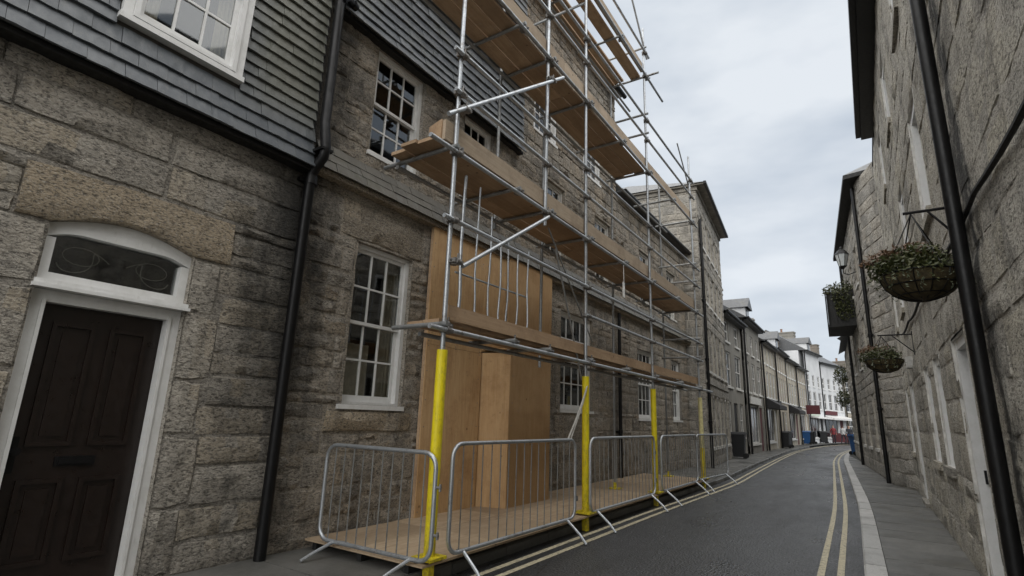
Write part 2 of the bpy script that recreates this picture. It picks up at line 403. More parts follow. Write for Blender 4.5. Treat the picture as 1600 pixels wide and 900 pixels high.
def put(name, me, parent=None, mw=None):
    o = bpy.data.objects.new(name, me); COL.objects.link(o)
    if mw is not None: o.matrix_basis = mw
    if parent is not None:
        o.parent = parent
        o.matrix_parent_inverse = world_of(parent).inverted()
    return o
def world_of(o):
    m = o.matrix_basis.copy()
    if o.parent: m = world_of(o.parent) @ o.matrix_parent_inverse @ m
    return m
def part(name, mb, mats, parent, smooth=False):
    return put(name, mb.mesh(name, mats, smooth), parent)
def tag(o, label, cat, group=None):
    o['label'] = label; o['category'] = cat
    if group: o['group'] = group
    return o
def thing(name, loc, label, cat, group=None, rz=0.0):
    o = bpy.data.objects.new(name, None); COL.objects.link(o); o.empty_display_size = 0.1
    o.matrix_basis = Matrix.Translation(Vector(loc)) @ Matrix.Rotation(rz, 4, 'Z')
    return tag(o, label, cat, group)
def struct(name, mb, mat, smooth=False):
    o = put(name, mb.mesh(name, mat, smooth)); o['kind'] = 'structure'; return o
def copy_tree(o, mw=None, parent=None):
    c = o.copy(); COL.objects.link(c)
    if parent is None: c.matrix_basis = mw
    else: c.parent = parent; c.matrix_parent_inverse = o.matrix_parent_inverse.copy()
    for ch in list(o.children): copy_tree(ch, None, c)
    return c

rotT = rot.transposed()
def project(p):
    c = rotT @ (Vector(p) - CAM)
    if c.z > -0.05: return None
    return (0.5 + c.x / -c.z * 829.03 / 1600, 0.5 - c.y / -c.z * 829.03 / 900, -c.z)

class Wall:
    def __init__(s, o, u): s.o = Vector(o); s.u = Vector(u).normalized(); s.z = Vector((0, 0, 1)); s.n = s.u.cross(s.z)
    def p(s, u, z, d=0.0): return s.o + s.u * u + s.z * z + s.n * d
    def box(s, mb, u0, u1, z0, z1, d0, d1, mi=0):
        mb.hexa([s.p(u0, z0, d0), s.p(u0, z0, d1), s.p(u1, z0, d1), s.p(u1, z0, d0), s.p(u0, z1, d0), s.p(u0, z1, d1), s.p(u1, z1, d1), s.p(u1, z1, d0)], mi)
    def mat(s, u, z, d, su, sz, sd, roll=0.0):
        b = Matrix((s.u, s.z, s.n)).transposed().to_4x4()
        return Matrix.Translation(s.p(u, z, d)) @ b @ Matrix.Rotation(roll, 4, 'Z') @ Matrix.Diagonal((su, sz, sd, 1))

def facade(W, mb, u0, u1, z0, z1, holes, reveal=0.14, d=0.0, mi=0, rmi=0, ragged=0.0, step=0.07):
    if ragged:
        nu = int((u1 - u0) / step); nz_ = int((z1 - z0) / step); ids = {}
        us = [u0 + (u1 - u0) * i / nu for i in range(nu + 1)]; zs = [z0 + (z1 - z0) * i / nz_ for i in range(nz_ + 1)]
        for axis, lo, hi in ((us, 0, 1), (zs, 2, 3)):          # snap grid lines to the openings
            for h in holes:
                for e in (h[lo], h[hi]):
                    k = min(range(len(axis)), key=lambda q: abs(axis[q] - e))
                    axis[k] = e
        vs = []; fs = []
        def vid(i, j):
            if (i, j) not in ids:
                p = W.p(us[i], zs[j], 0); ids[(i, j)] = len(vs)
                q = noise.noise(p * 5.3) * 0.6 + noise.noise(p * 13.0) * 0.5
                vs.append(W.p(us[i], zs[j], d + ragged * q))
            return ids[(i, j)]
        for i in range(nu):
            for j in range(nz_):
                mu, mz = (us[i] + us[i + 1]) / 2, (zs[j] + zs[j + 1]) / 2
                if any(h[0] < mu < h[1] and h[2] < mz < h[3] for h in holes): continue
                fs.append((vid(i, j), vid(i + 1, j), vid(i + 1, j + 1), vid(i, j + 1)))
        mb.add(vs, fs, mi)
        for h in holes:
            a, b, c, e = h[:4]; q = d - reveal
            for A, B in (((a, c), (b, c)), ((b, c), (b, e)), ((b, e), (a, e)), ((a, e), (a, c))):
                mb.add([W.p(*A, d + ragged * 0.5), W.p(*A, q), W.p(*B, q), W.p(*B, d + ragged * 0.5)], [(0, 1, 2, 3)], rmi)
        return
    us = sorted({u0, u1, *[h[0] for h in holes], *[h[1] for h in holes]}); zs = sorted({z0, z1, *[h[2] for h in holes], *[h[3] for h in holes]})
    us = [u for u in us if u0 <= u <= u1]; zs = [z for z in zs if z0 <= z <= z1]
    for a, b in zip(us, us[1:]):
        for c, e in zip(zs, zs[1:]):
            mu, mz = (a + b) / 2, (c + e) / 2
            if any(h[0] < mu < h[1] and h[2] < mz < h[3] for h in holes): continue
            mb.add([W.p(a, c, d), W.p(b, c, d), W.p(b, e, d), W.p(a, e, d)], [(0, 1, 2, 3)], mi)
    for h in holes:
        a, b, c, e = h[:4]; q = d - reveal
        for A, B in (((a, c), (b, c)), ((b, c), (b, e)), ((b, e), (a, e)), ((a, e), (a, c))):
            mb.add([W.p(*A, d), W.p(*A, q), W.p(*B, q), W.p(*B, d)], [(0, 1, 2, 3)], rmi)

# rough stone variants: unit block in x,y, depth in z
def stone_variant(nx, ny, seed, rough, name):
    rd = random.Random(seed); vs = []; fs = []
    asp = {3: 1, 4: 2, 6: 3}[nx]
    bx, by = 0.035 / max(asp, 1) * 1.3, 0.05
    cj = [[(rd.uniform(-1, 1) * 0.02, rd.uniform(-1, 1) * 0.035) for _ in range(2)] for _ in range(2)]
    def base(i, j, inset):
        x = i / nx; y = j / ny
        jx = sum(cj[a][b][0] * (x if a else 1 - x) * (y if b else 1 - y) for a in (0, 1) for b in (0, 1))
        jy = sum(cj[a][b][1] * (x if a else 1 - x) * (y if b else 1 - y) for a in (0, 1) for b in (0, 1))
        X = -0.5 + bx * inset + x * (1 - 2 * bx * inset) + jx; Y = -0.5 + by * inset + y * (1 - 2 * by * inset) + jy
        return X, Y
    for j in range(ny + 1):
        for i in range(nx + 1):
            x, y = base(i, j, 1.0)
            e = 0 < i < nx and 0 < j < ny
            z = 1.0 + (rd.uniform(-rough, rough * 1.4) if e else rd.uniform(-rough * 0.9, rough * 0.1))
            if e: x += rd.uniform(-.3, .3) / nx; y += rd.uniform(-.3, .3) / ny
            elif 0 < i < nx: y += rd.uniform(-.035, .035)
            elif 0 < j < ny: x += rd.uniform(-.03, .03) / asp
            vs.append((x, y, z))
    idx = lambda i, j: j * (nx + 1) + i
    for j in range(ny):
        for i in range(nx): fs.append((idx(i, j), idx(i + 1, j), idx(i + 1, j + 1), idx(i, j + 1)))
    rim = [(i, 0) for i in range(nx)] + [(nx, j) for j in range(ny)] + [(i, ny) for i in range(nx, 0, -1)] + [(0, j) for j in range(ny, 0, -1)]
    b0 = len(vs)
    for i, j in rim:
        x, y = base(i, j, 0.25); vs.append((x + rd.uniform(-1, 1) * 0.008, y + rd.uniform(-1, 1) * 0.012, 0.0))
    n = len(rim)
    for k in range(n):
        k2 = (k + 1) % n; fs.append((b0 + k, b0 + k2, idx(*rim[k2]), idx(*rim[k])))
    return vs, fs
STONES = {}
for asp in (1, 2, 3):
    for k in range(7):
        STONES[(asp, k)] = stone_variant((3, 4, 6)[asp - 1], (3, 3, 2)[asp - 1], 100 * asp + k, 0.5, 's')
SMESH = {}
def stone_mesh(asp, k, mat):
    key = (asp, k, mat)
    if key not in SMESH:
        mb = MB(); mb.add(*STONES[(asp, k)]); SMESH[key] = mb.mesh('stone', mat, 'all' if False else False)
        me = SMESH[key]; me.polygons.foreach_set('use_smooth', [True] * len(me.polygons)); me.set_sharp_from_angle(angle=R(58))
    return SMESH[key]

def lay_stones(W, parent, mat, u0, u1, z0, z1, ch, ln, holes, depth=0.028, d=-0.012, limit=300, gap=0.012, seed=1, fixed=(), name='stone', vis=0.35, jag=0.0):
    """coursed stones on wall W; the largest in the picture are objects, the rest one stuff part"""
    rd = random.Random(seed)
    edges = sorted({z for h in holes for z in h[2:4] if z0 < z < z1})
    zs = [z0]
    while zs[-1] < z1 - 1e-6:
        h = rd.uniform(*ch); nx = zs[-1] + h
        for e in edges:
            if zs[-1] + ch[0] * 0.55 < e < nx + ch[0] * 0.5: nx = e; break
        if nx > z1 - ch[0] * 0.6: nx = z1
        zs.append(nx)
    rects = []
    blocks = list(holes) + [f[:4] for f in fixed]
    for a, b in zip(zs, zs[1:]):
        cuts = sorted((h[0], h[1]) for h in blocks if min(b, h[3]) - max(a, h[2]) > 0.22 * (b - a))
        cur = u0; segs = []
        for c in cuts:
            if c[0] > cur + 0.03: segs.append((cur, min(c[0], u1)))
            cur = max(cur, c[1])
        if cur < u1 - 0.03: segs.append((cur, u1))
        for s0, s1 in segs:
            u = s0
            while u < s1 - 1e-6:
                l = rd.uniform(*ln)
                if s1 - u - l < ln[0] * 0.7: l = s1 - u if s1 - u < ln[1] * 1.25 else (s1 - u) / 2
                if jag and b - a > 0.2 and rd.random() < jag and l < 0.6:      # two thin stones in place of one
                    m = a + (b - a) * rd.uniform(0.35, 0.65)
                    rects.append((u, u + l, a, m)); rects.append((u, u + l, m, b))
                else: rects.append((u, u + l, a, b))
                u += l
    lst = []
    for r in rects:
        c = W.p((r[0] + r[1]) / 2, (r[2] + r[3]) / 2); q = project(c)
        if q is None: continue
        if not (-vis < q[0] < 1 + vis and -vis < q[1] < 1 + vis): continue
        inn = -0.03 < q[0] < 1.03 and -0.03 < q[1] < 1.03
        dv = (c - CAM); size = (r[1] - r[0]) * (r[3] - r[2]) * abs(dv.normalized().dot(W.n)) / (c - CAM).length ** 2
        lst.append((size * (1 if inn else 0.0001), r))
    lst.sort(key=lambda t: -t[0])
    n = 0; st = MB()
    for k, (s, r) in enumerate(lst):
        su, sz = r[1] - r[0] - gap, r[3] - r[2] - gap
        a = su / sz; asp = 1 if a < 1.5 else 2 if a < 2.6 else 3; v = rd.randrange(7)
        dd = depth * rd.uniform(0.75, 1.2)
        m = W.mat((r[0] + r[1]) / 2, (r[2] + r[3]) / 2, d, su * rd.choice((1, -1)), sz, dd, 0)
        if m.determinant() < 0: m = W.mat((r[0] + r[1]) / 2, (r[2] + r[3]) / 2, d, su, sz, dd, 0)
        if k < limit - len(fixed): put(name, stone_mesh(asp, v, mat), parent, m)
        else:
            vs, fs = STONES[(asp, v)]; st.add([m @ Vector(q) for q in vs], fs)
    if st.v:
        o = part(name + '_coursing', st, mat, parent, True); o['kind'] = 'stuff'
    for f in fixed:
        r = f[:4]; su, sz = r[1] - r[0] - gap, r[3] - r[2] - gap
        a = su / sz; asp = 1 if a < 1.5 else 2 if a < 2.6 else 3
        put(f[4], stone_mesh(asp, rd.randrange(7), f[5]), parent, W.mat((r[0] + r[1]) / 2, (r[2] + r[3]) / 2, d, su, sz, depth * f[6] if len(f) > 6 else depth))

def slate_variant(seed):
    rd = random.Random(seed); n = 4; vs = []
    for top in (0, 1):
        for i in range(n + 1):
            x = -0.5 + i / n; y = (0.5 if top else -0.5 + rd.uniform(-0.012, 0.02))
            for z in (0, 1): vs.append((x, y, z + rd.uniform(-.15, .15) * z))
    ix = lambda t, i, z: t * (n + 1) * 2 + i * 2 + z
    fs = []
    for i in range(n):
        fs.append((ix(0, i, 1), ix(0, i + 1, 1), ix(1, i + 1, 1), ix(1, i, 1))); fs.append((ix(0, i, 0), ix(0, i + 1, 0), ix(0, i + 1, 1), ix(0, i, 1)))
        fs.append((ix(1, i, 1), ix(1, i + 1, 1), ix(1, i + 1, 0), ix(1, i, 0)))
    fs.append((ix(0, 0, 0), ix(0, 0, 1), ix(1, 0, 1), ix(1, 0, 0))); fs.append((ix(0, n, 1), ix(0, n, 0), ix(1, n, 0), ix(1, n, 1)))
    return vs, fs
SLV = [slate_variant(k) for k in range(6)]
SLM = {}
def slate_mesh(k, mat):
    if (k, mat) not in SLM:
        mb = MB(); mb.add(*SLV[k]); SLM[(k, mat)] = mb.mesh('slate', mat)
    return SLM[(k, mat)]
def lay_slates(W, parent, mats, rows, holes, u0, u1, width, thick=0.013, limit=300, seed=3):
    """rows: (z_bottom, z_top, d_bottom, d_top); each row is lapped under the next"""
    rd = random.Random(seed); lst = []
    for ri, (zb, zt, db, dt) in enumerate(rows):
        u = u0 - (width * 0.5 if ri % 2 else 0)
        while u < u1 - 0.01:
            w = width * rd.uniform(0.85, 1.15); a, b = max(u, u0), min(u + w, u1); u += w
            if b - a < 0.04: continue
            seg = [(a, b)]
            for h in holes:
                if min(zt, h[3]) - max(zb, h[2]) > 0.3 * (zt - zb):
                    seg = [q for (x, y) in seg for q in ((x, min(y, h[0])), (max(x, h[1]), y)) if q[1] - q[0] > 0.03]
            for a2, b2 in seg:
                c = W.p((a2 + b2) / 2, zb, db); q = project(c)
                if q is None or not (-0.3 < q[0] < 1.3 and -0.4 < q[1] < 1.3): continue
                inn = -0.02 < q[0] < 1.02 and -0.03 < q[1] < 1.02
                lst.append(((b2 - a2) / (c - CAM).length ** 2 * (1 if inn else 0.001), a2, b2, zb, zt, db, dt))
    lst.sort(key=lambda t: -t[0]); st = MB()
    bm = Matrix((W.u, W.z, W.n)).transposed().to_4x4()
    for k, (s, a, b, zb, zt, db, dt) in enumerate(lst):
        h = math.hypot(zt - zb, db - dt); ang = math.atan2(db - dt, zt - zb)
        lap = 1.12
        c = W.p((a + b) / 2, (zb + zt) / 2, (db + dt) / 2)
        m = Matrix.Translation(c) @ bm @ Matrix.Rotation(-ang, 4, 'X') @ Matrix.Translation((0, h * 0.06, 0.0)) @ Matrix.Rotation(rd.uniform(-.006, .006), 4, 'Z') @ Matrix.Diagonal((b - a - 0.003, h * lap, thick * rd.uniform(0.7, 1.3), 1))
        v = rd.randrange(6); mt = mats[1] if (len(mats) > 1 and rd.random() < 0.5) else mats[0]
        if k < limit: put('slate', slate_mesh(v, mt), parent, m)
        else:
            vs, fs = SLV[v]; st.add([m @ Vector(q) for q in vs], fs)
    if st.v:
        o = part('slate_cladding', st, mats[0], parent); o['kind'] = 'stuff'

# ------------------------------------------------------------------ windows and doors
def sash_window(W, parent, u0, u1, z0, z1, cols, rt, rb, dep=0.11, near=True, sill=True, fw=0.055, gm='window_glass', room=True, curtain=None, panes=True, bar=0.011, paint='white_paint'):
    f = MB()
    W.box(f, u0, u0 + fw, z0, z1, -dep - 0.07, -dep + 0.02); W.box(f, u1 - fw, u1, z0, z1, -dep - 0.07, -dep + 0.02)
    W.box(f, u0 + fw, u1 - fw, z1 - fw, z1, -dep - 0.07, -dep + 0.018)
    W.box(f, u0 + fw, u1 - fw, z0, z0 + 0.03, -dep - 0.07, -dep + 0.018)
    win = part('window', f, paint, parent)
    if sill:
        sm = MB(); W.box(sm, u0 - 0.03, u1 + 0.03, z0 - 0.055, z0 - 0.002, -dep - 0.05, 0.035); part('sill', sm, paint, win)
    zm = z0 + (z1 - z0) * rb / (rt + rb); sr = 0.045
    bars = MB(); gl = []
    for nm, a, b, rows, q in (('lower', z0 + 0.03, zm + 0.02, rb, -dep - 0.045), ('upper', zm - 0.02, z1 - fw, rt, -dep - 0.012)):
        s = MB(); x0, x1 = u0 + fw, u1 - fw
        br = 0.075 if nm == 'lower' else 0.04
        W.box(s, x0, x0 + sr, a, b, q - 0.03, q); W.box(s, x1 - sr, x1, a, b, q - 0.03, q)
        W.box(s, x0 + sr, x1 - sr, a, a + br, q - 0.03, q - 0.001); W.box(s, x0 + sr, x1 - sr, b - 0.042, b, q - 0.03, q - 0.001)
        sash = part('sash', s, paint, win)
        gx0, gx1, gz0, gz1 = x0 + sr, x1 - sr, a + br, b - 0.042
        for i in range(1, cols):
            u = gx0 + (gx1 - gx0) * i / cols; m = MB(); W.box(m, u - bar, u + bar, gz0, gz1, q - 0.026, q - 0.003)
            if near: part('glazing_bar', m, paint, win)
            else: bars.v and None; bars.add(m.v, m.f)
        for j in range(1, rows):
            z = gz0 + (gz1 - gz0) * j / rows; m = MB(); W.box(m, gx0, gx1, z - bar, z + bar, q - 0.025, q - 0.004)
            if near: part('glazing_bar', m, paint, win)
            else: bars.add(m.v, m.f)
        for i in range(cols):
            for j in range(rows):
                t = random.uniform(-1, 1) * 0.004; t2 = random.uniform(-1, 1) * 0.004
                ua, ub = gx0 + (gx1 - gx0) * i / cols, gx0 + (gx1 - gx0) * (i + 1) / cols
                za, zb = gz0 + (gz1 - gz0) * j / rows, gz0 + (gz1 - gz0) * (j + 1) / rows
                m = MB(); dq = q - 0.017
                fr = [W.p(ua, za, dq + t), W.p(ub, za, dq + t2), W.p(ub, zb, dq - t), W.p(ua, zb, dq - t2)]
                bk = [p - W.n * 0.004 for p in fr]
                m.add(fr + bk, [(0, 1, 2, 3), (7, 6, 5, 4), (0, 4, 5, 1), (1, 5, 6, 2), (2, 6, 7, 3), (3, 7, 4, 0)])
                if panes: part('pane', m, gm, win)
                else: gl.append(m)
    if bars.v: part('glazing_bars', bars, paint, win)
    if gl:
        m = MB()
        for g in gl: m.add(g.v, g.f)
        part('panes', m, gm, win)
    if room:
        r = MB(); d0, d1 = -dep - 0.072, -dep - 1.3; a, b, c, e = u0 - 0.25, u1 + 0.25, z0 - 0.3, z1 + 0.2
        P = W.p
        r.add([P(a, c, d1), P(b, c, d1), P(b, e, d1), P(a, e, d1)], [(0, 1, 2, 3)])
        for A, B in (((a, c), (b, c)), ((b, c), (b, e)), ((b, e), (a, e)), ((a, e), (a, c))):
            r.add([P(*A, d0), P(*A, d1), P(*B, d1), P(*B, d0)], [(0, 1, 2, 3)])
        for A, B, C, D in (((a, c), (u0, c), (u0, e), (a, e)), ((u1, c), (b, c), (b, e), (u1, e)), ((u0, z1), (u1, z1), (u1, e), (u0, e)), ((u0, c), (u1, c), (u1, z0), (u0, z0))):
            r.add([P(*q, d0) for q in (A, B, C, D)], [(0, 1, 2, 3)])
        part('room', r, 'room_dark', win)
    if curtain:
        for (ca, cb, cz0, *cz1) in curtain:
            m = MB(); n = 14; vs = []
            for i in range(n + 1):
                u = ca + (cb - ca) * i / n; dd = -dep - 0.16 + 0.02 * math.sin(i * 1.9)
                vs += [W.p(u, cz0, dd), W.p(u, cz1[0] if cz1 else z1, dd)]
            m.add(vs, [(2 * i, 2 * i + 2, 2 * i + 3, 2 * i + 1) for i in range(n)])
            part('curtain', m, 'curtain', win, 'all')
    return win

def far_window(W, parent, u0, u1, z0, z1, cols=2, rows=2, dep=0.1, paint='white_paint', sill=True):
    f = MB(); fw = 0.07
    W.box(f, u0, u0 + fw, z0, z1, -dep - 0.05, -dep + 0.02); W.box(f, u1 - fw, u1, z0, z1, -dep - 0.05, -dep + 0.02)
    W.box(f, u0 + fw, u1 - fw, z1 - fw, z1, -dep - 0.05, -dep + 0.018); W.box(f, u0 + fw, u1 - fw, z0, z0 + fw, -dep - 0.05, -dep + 0.018)
    for i in range(1, cols):
        u = u0 + fw + (u1 - u0 - 2 * fw) * i / cols; W.box(f, u - 0.014, u + 0.014, z0 + fw, z1 - fw, -dep - 0.04, -dep + 0.005)
    for j in range(1, rows):
        z = z0 + fw + (z1 - z0 - 2 * fw) * j / rows; hh = 0.03 if rows == 2 else 0.014
        W.box(f, u0 + fw, u1 - fw, z - hh, z + hh, -dep - 0.04, -dep + 0.008)
    if sill: W.box(f, u0 - 0.05, u1 + 0.05, z0 - 0.09, z0 - 0.003, -dep - 0.02, 0.06)
    w = part('window', f, paint, parent)
    g = MB(); W.box(g, u0 + fw * 0.5, u1 - fw * 0.5, z0 + fw * 0.5, z1 - fw * 0.5, -dep - 0.03, -dep - 0.02)
    part('pane', g, 'far_glass', w)
    return w

def pipe(parent, W, u, d, z0, z1, r, name='drainpipe', offsets=None, collars=()):
    pts = offsets if offsets else [W.p(u, z0, d), W.p(u, z1, d)]
    m = MB(); m.tube(pts, r, 14)
    o = part(name, m, 'black_iron', parent, True)
    for z in collars:
        c = MB(); q = W.p(u, z, d)
        c.tube([q - W.z * 0.05, q - W.z * 0.045, q + W.z * 0.045, q + W.z * 0.05], [r, r * 1.22, r * 1.22, r], 14)
        W.box(c, u - r * 2.0, u + r * 2.0, z - 0.02, z + 0.02, 0.0, d - r * 0.6)
        part('pipe_collar', c, 'black_iron', o, True)
    return o

# ------------------------------------------------------------------ ground, road, pavements
g = MB(); g.add([(-400, -200, -0.03), (400, -200, -0.03), (400, 700, -0.03), (-400, 700, -0.03)], [(0, 1, 2, 3)])
struct('ground', g, 'ground')
def lerp_line(pts, y):
    if y <= pts[0][1]: i = 0
    elif y >= pts[-1][1]: i = len(pts) - 2
    else: i = next(k for k in range(len(pts) - 1) if pts[k][1] <= y <= pts[k + 1][1])
    (x0, y0), (x1, y1) = pts[i], pts[i + 1]
    return x0 + (x1 - x0) * (y - y0) / (y1 - y0)
def smooth_line(pts, n=6):
    out = []
    for i in range(len(pts) - 1):
        p0, p1, p2, p3 = pts[max(i - 1, 0)], pts[i], pts[i + 1], pts[min(i + 2, len(pts) - 1)]
        for k in range(n):
            t = k / n
            out.append(tuple(0.5 * (2 * p1[a] + (p2[a] - p0[a]) * t + (2 * p0[a] - 5 * p1[a] + 4 * p2[a] - p3[a]) * t * t + (3 * p1[a] - p0[a] - 3 * p2[a] + p3[a]) * t ** 3) for a in (0, 1)))
    out.append(pts[-1]); return out
LK = smooth_line([(-3.42, -4), (-3.42, 4), (-3.42, 9), (-3.36, 12.9), (-3.36, 15.5), (-3.6, 20.5), (-3.95, 29), (-4.15, 38), (-3.9, 46), (-3.25, 54), (-1.8, 62), (1.2, 70)])
RK = smooth_line([(-0.02, -4), (-0.12, 3), (-0.21, 7), (-0.34, 12), (-0.58, 17), (-0.82, 21.7), (-1.22, 30), (-1.3, 38), (-1.0, 45), (-0.1, 53), (1.6, 61), (4.5, 67)])
rd_ = MB(); ys = [-4 + i * 1.0 for i in range(75)]
# surface sheet between the kerbs (a bit under them)
for a, b in zip(LK[:-1], LK[1:]):
    pass
n = len(LK)
for i in range(n - 1):
    la, lb, ra, rb = LK[i], LK[i + 1], RK[min(i, len(RK) - 1)], RK[min(i + 1, len(RK) - 1)]
    rd_.add([(la[0] - 0.1, la[1], 0), (ra[0] + 0.1, ra[1], 0), (rb[0] + 0.1, rb[1], 0), (lb[0] - 0.1, lb[1], 0)], [(0, 1, 2, 3)])
struct('road', rd_, 'asphalt')
def strip(mb, line, off, w, z, y0, y1):
    prev = None
    for i in range(len(line) - 1):
        (x0, ya), (x1, yb) = line[i], line[i + 1]
        t = Vector((x1 - x0, yb - ya, 0)); 
        if t.length < 1e-6: continue
        t.normalize(); nn = Vector((t.y, -t.x, 0))
        t2 = t
        if i + 2 < len(line): t2 = Vector((line[i + 2][0] - x1, line[i + 2][1] - yb, 0)).normalized()
        n2 = ((t + t2) * 0.5).normalized(); n2 = Vector((n2.y, -n2.x, 0))
        n1 = prev or nn; prev = n2
        if yb < y0 or ya > y1: continue
        A, B = Vector((x0, ya, z)), Vector((x1, yb, z))
        mb.add([A + n1 * off, A + n1 * (off + w), B + n2 * (off + w), B + n2 * off], [(0, 1, 2, 3)])
for line, offs, nm in ((LK, (0.17, 0.34), 'a'), (RK, (-0.24, -0.41), 'b')):
    for o_ in offs:
        m = MB(); strip(m, line, o_, 0.065, 0.004, -2, 66); s_ = struct('yellow_line', m, 'road_line')
# pavements
PAV = 0.10
def pavement(line, wallx, side):
    m = MB()
    for i in range(len(line) - 1):
        (x0, ya), (x1, yb) = line[i], line[i + 1]
        w0, w1 = wallx(ya), wallx(yb)
        q = [(x0 + side * 0.05, ya, PAV - 0.012), (w0, ya, PAV - 0.012), (w1, yb, PAV - 0.012), (x1 + side * 0.05, yb, PAV - 0.012)]
        m.add(q if side > 0 else q[::-1], [(0, 1, 2, 3)])
    return struct('pavement', m, 'paving_joint')
pl = pavement(LK, lambda y: -7.0, -1)
pr = pavement(RK, lambda y: 3.0 if y < 40 else 8.0, 1)
def kerbs(line, parent, w, side, y0, y1, top, mat):
    acc = 0.0; L_ = 0.92
    pts = [Vector((x, y, 0)) for x, y in line]
    # resample
    res = [pts[0]]; i = 0; pos = pts[0]
    for k in range(1, len(pts)):
        seg = pts[k] - pos
        while seg.length >= L_:
            pos = pos + seg.normalized() * L_; res.append(pos.copy()); seg = pts[k] - pos
    for a, b in zip(res, res[1:]):
        if b.y < y0 or a.y > y1: continue
        t = (b - a).normalized(); nn = Vector((t.y, -t.x, 0)) * side
        g_ = 0.006; A, B = a + t * g_, b - t * g_; h = top + random.uniform(-.004, .004); ch = 0.018
        m = MB(); prof = [(0, -0.02), (0, h - ch), (ch, h), (w, h), (w, -0.02)]
        vs = [A + nn * p + Vector((0, 0, q)) for p, q in prof] + [B + nn * p + Vector((0, 0, q)) for p, q in prof]
        fs = [(i, i + 1, i + 6, i + 5) for i in range(4)] + [(4, 3, 2, 1, 0), (5, 6, 7, 8, 9)]
        if side > 0: fs = [f[::-1] for f in fs]
        m.add(vs, fs); part('kerb_stone', m, mat, parent)
kerbs(LK, pl, 0.15, -1, 2, 45, PAV + 0.004, 'paving_stone')
kerbs(RK, pr, 0.19, 1, 3.5, 45, PAV + 0.006, 'kerb_granite')
def flags(line, parent, x_in, x_wall, y0, y1, dl, cols):
    y = y0; k = 0
    while y < y1:
        d_ = dl * random.uniform(0.8, 1.25)
        a, b = lerp_line(line, y) + x_in, lerp_line(line, y + d_) + x_in
        wa, wb = x_wall(y), x_wall(y + d_)
        cuts = [0] + sorted(random.uniform(0.35, 0.65) for _ in range(cols - 1)) + [1]
        for c0, c1 in zip(cuts, cuts[1:]):
            gq = 0.008; z = PAV + random.uniform(-.003, .003)
            p = [(a + (wa - a) * c0, y), (a + (wa - a) * c1, y), (b + (wb - b) * c1, y + d_), (b + (wb - b) * c0, y + d_)]
            if p[0][0] > p[1][0]: p = [p[1], p[0], p[3], p[2]]
            cx = sum(q[0] for q in p) / 4; cy = sum(q[1] for q in p) / 4
            p = [(q[0] + (gq if q[0] < cx else -gq) * 0.5, q[1] + (gq if q[1] < cy else -gq) * 0.5) for q in p]
            m = MB(); m.hexa([(x, yy, PAV - 0.03) for x, yy in p] + [(x, yy, z) for x, yy in p]); part('paving_slab', m, 'paving_stone', parent)
        y += d_
flags(RK, pr, 0.195, lambda y: 0.82 - max(0, y - 16) * 0.11, 4.5, 34, 0.75, 1)
flags(LK, pl, -0.155, lambda y: -4.95, 1.5, 44, 0.8, 2)

# ------------------------------------------------------------------ near left house (door, slate-hung upper floor)
WL = Wall((-4.9, 0, 0), (0, 1, 0))
LX = -4.9
h1 = thing('slate_hung_house', (-6.5, 1.4, 0), 'granite house with dark front door and slate-hung upper storey, nearest on the left', 'house')
door_hole = (1.19, 2.22, 0.1, 2.86)
up_hole = (1.31, 2.23, 4.54, 6.30)
m = MB(); facade(WL, m, -3.0, 3.2, 0.0, 4.2, [door_hole], 0.16, -0.004, ragged=0.012); part('wall', m, 'mortar_near', h1, 'all')
m = MB(); facade(WL, m, -3.0, 3.2, 4.2, 7.6, [up_hole], 0.02, 0.06); WL.box(m, -3.0, 3.2, 7.6, 7.7, -7, 0.2); part('upper_wall', m, 'dark_timber', h1)
m = MB(); WL.box(m, -3.0, 3.2, 0, 7.6, -7, -1.9); WL.box(m, -3.1, -3.0, 0, 7.6, -1.9, 0.0); part('house_body', m, 'grey_render', h1)
arch = [(1.10 + 1.30 * t, 2.74 + 0.11 * math.sin(math.pi * min(max((t - 0.07) / 0.86, 0), 1))) for t in [i / 16 for i in range(17)]]
# arched lintel stone
m = MB(); top = 3.17; d0, d1 = -0.15, 0.026
A0 = [(0.98, 2.74)] + [(0.98 + 0.21, 2.74)] + [(1.19 + 1.03 * i / 14, 2.74 + 0.115 * math.sin(math.pi * i / 14)) for i in range(1, 14)] + [(2.22, 2.74), (2.52, 2.74)]
vs = []; rdl = random.Random(5)
for (u, z) in A0:
    tz = top + rdl.uniform(-.012, .012) - abs(u - 1.75) * 0.03
    vs += [WL.p(u, z, d0), WL.p(u, z + 0.004, d1 - 0.012), WL.p(u + rdl.uniform(-.01, .01), z + 0.02, d1 + rdl.uniform(-.004, .006)), WL.p(u, z + (tz - z) * 0.5, d1 + rdl.uniform(-.004, .009)), WL.p(u, tz - 0.015, d1 + rdl.uniform(-.006, .004)), WL.p(u, tz, d0)]
fs = []
for i in range(len(A0) - 1):
    for j in range(5): fs.append((i * 6 + j, (i + 1) * 6 + j, (i + 1) * 6 + j + 1, i * 6 + j + 1))
fs += [tuple(range(5, -1, -1)), tuple((len(A0) - 1) * 6 + j for j in range(6))]
m.add(vs, fs); part('arched_lintel', m, 'lintel_stone', h1, True)
jm = []
zz = [0.1, 0.62, 1.2, 1.66, 2.25, 2.74]
for i, (a, b) in enumerate(zip(zz, zz[1:])):
    jm.append((2.22, 2.22 + (0.30 if i % 2 else 0.24), a, b, 'jamb_stone', 'granite_near'))
    jm.append((1.19 - (0.36 if i % 2 else 0.5), 1.19, a, b, 'jamb_stone', 'granite_near'))
lay_stones(WL, h1, 'granite_near', -0.6, 3.2, 0.1, 4.02, (0.15, 0.36), (0.5, 1.4), [door_hole, (0.98, 2.52, 2.74, 3.17)], 0.03, -0.018, 300, 0.008, 11, jm, vis=0.5)
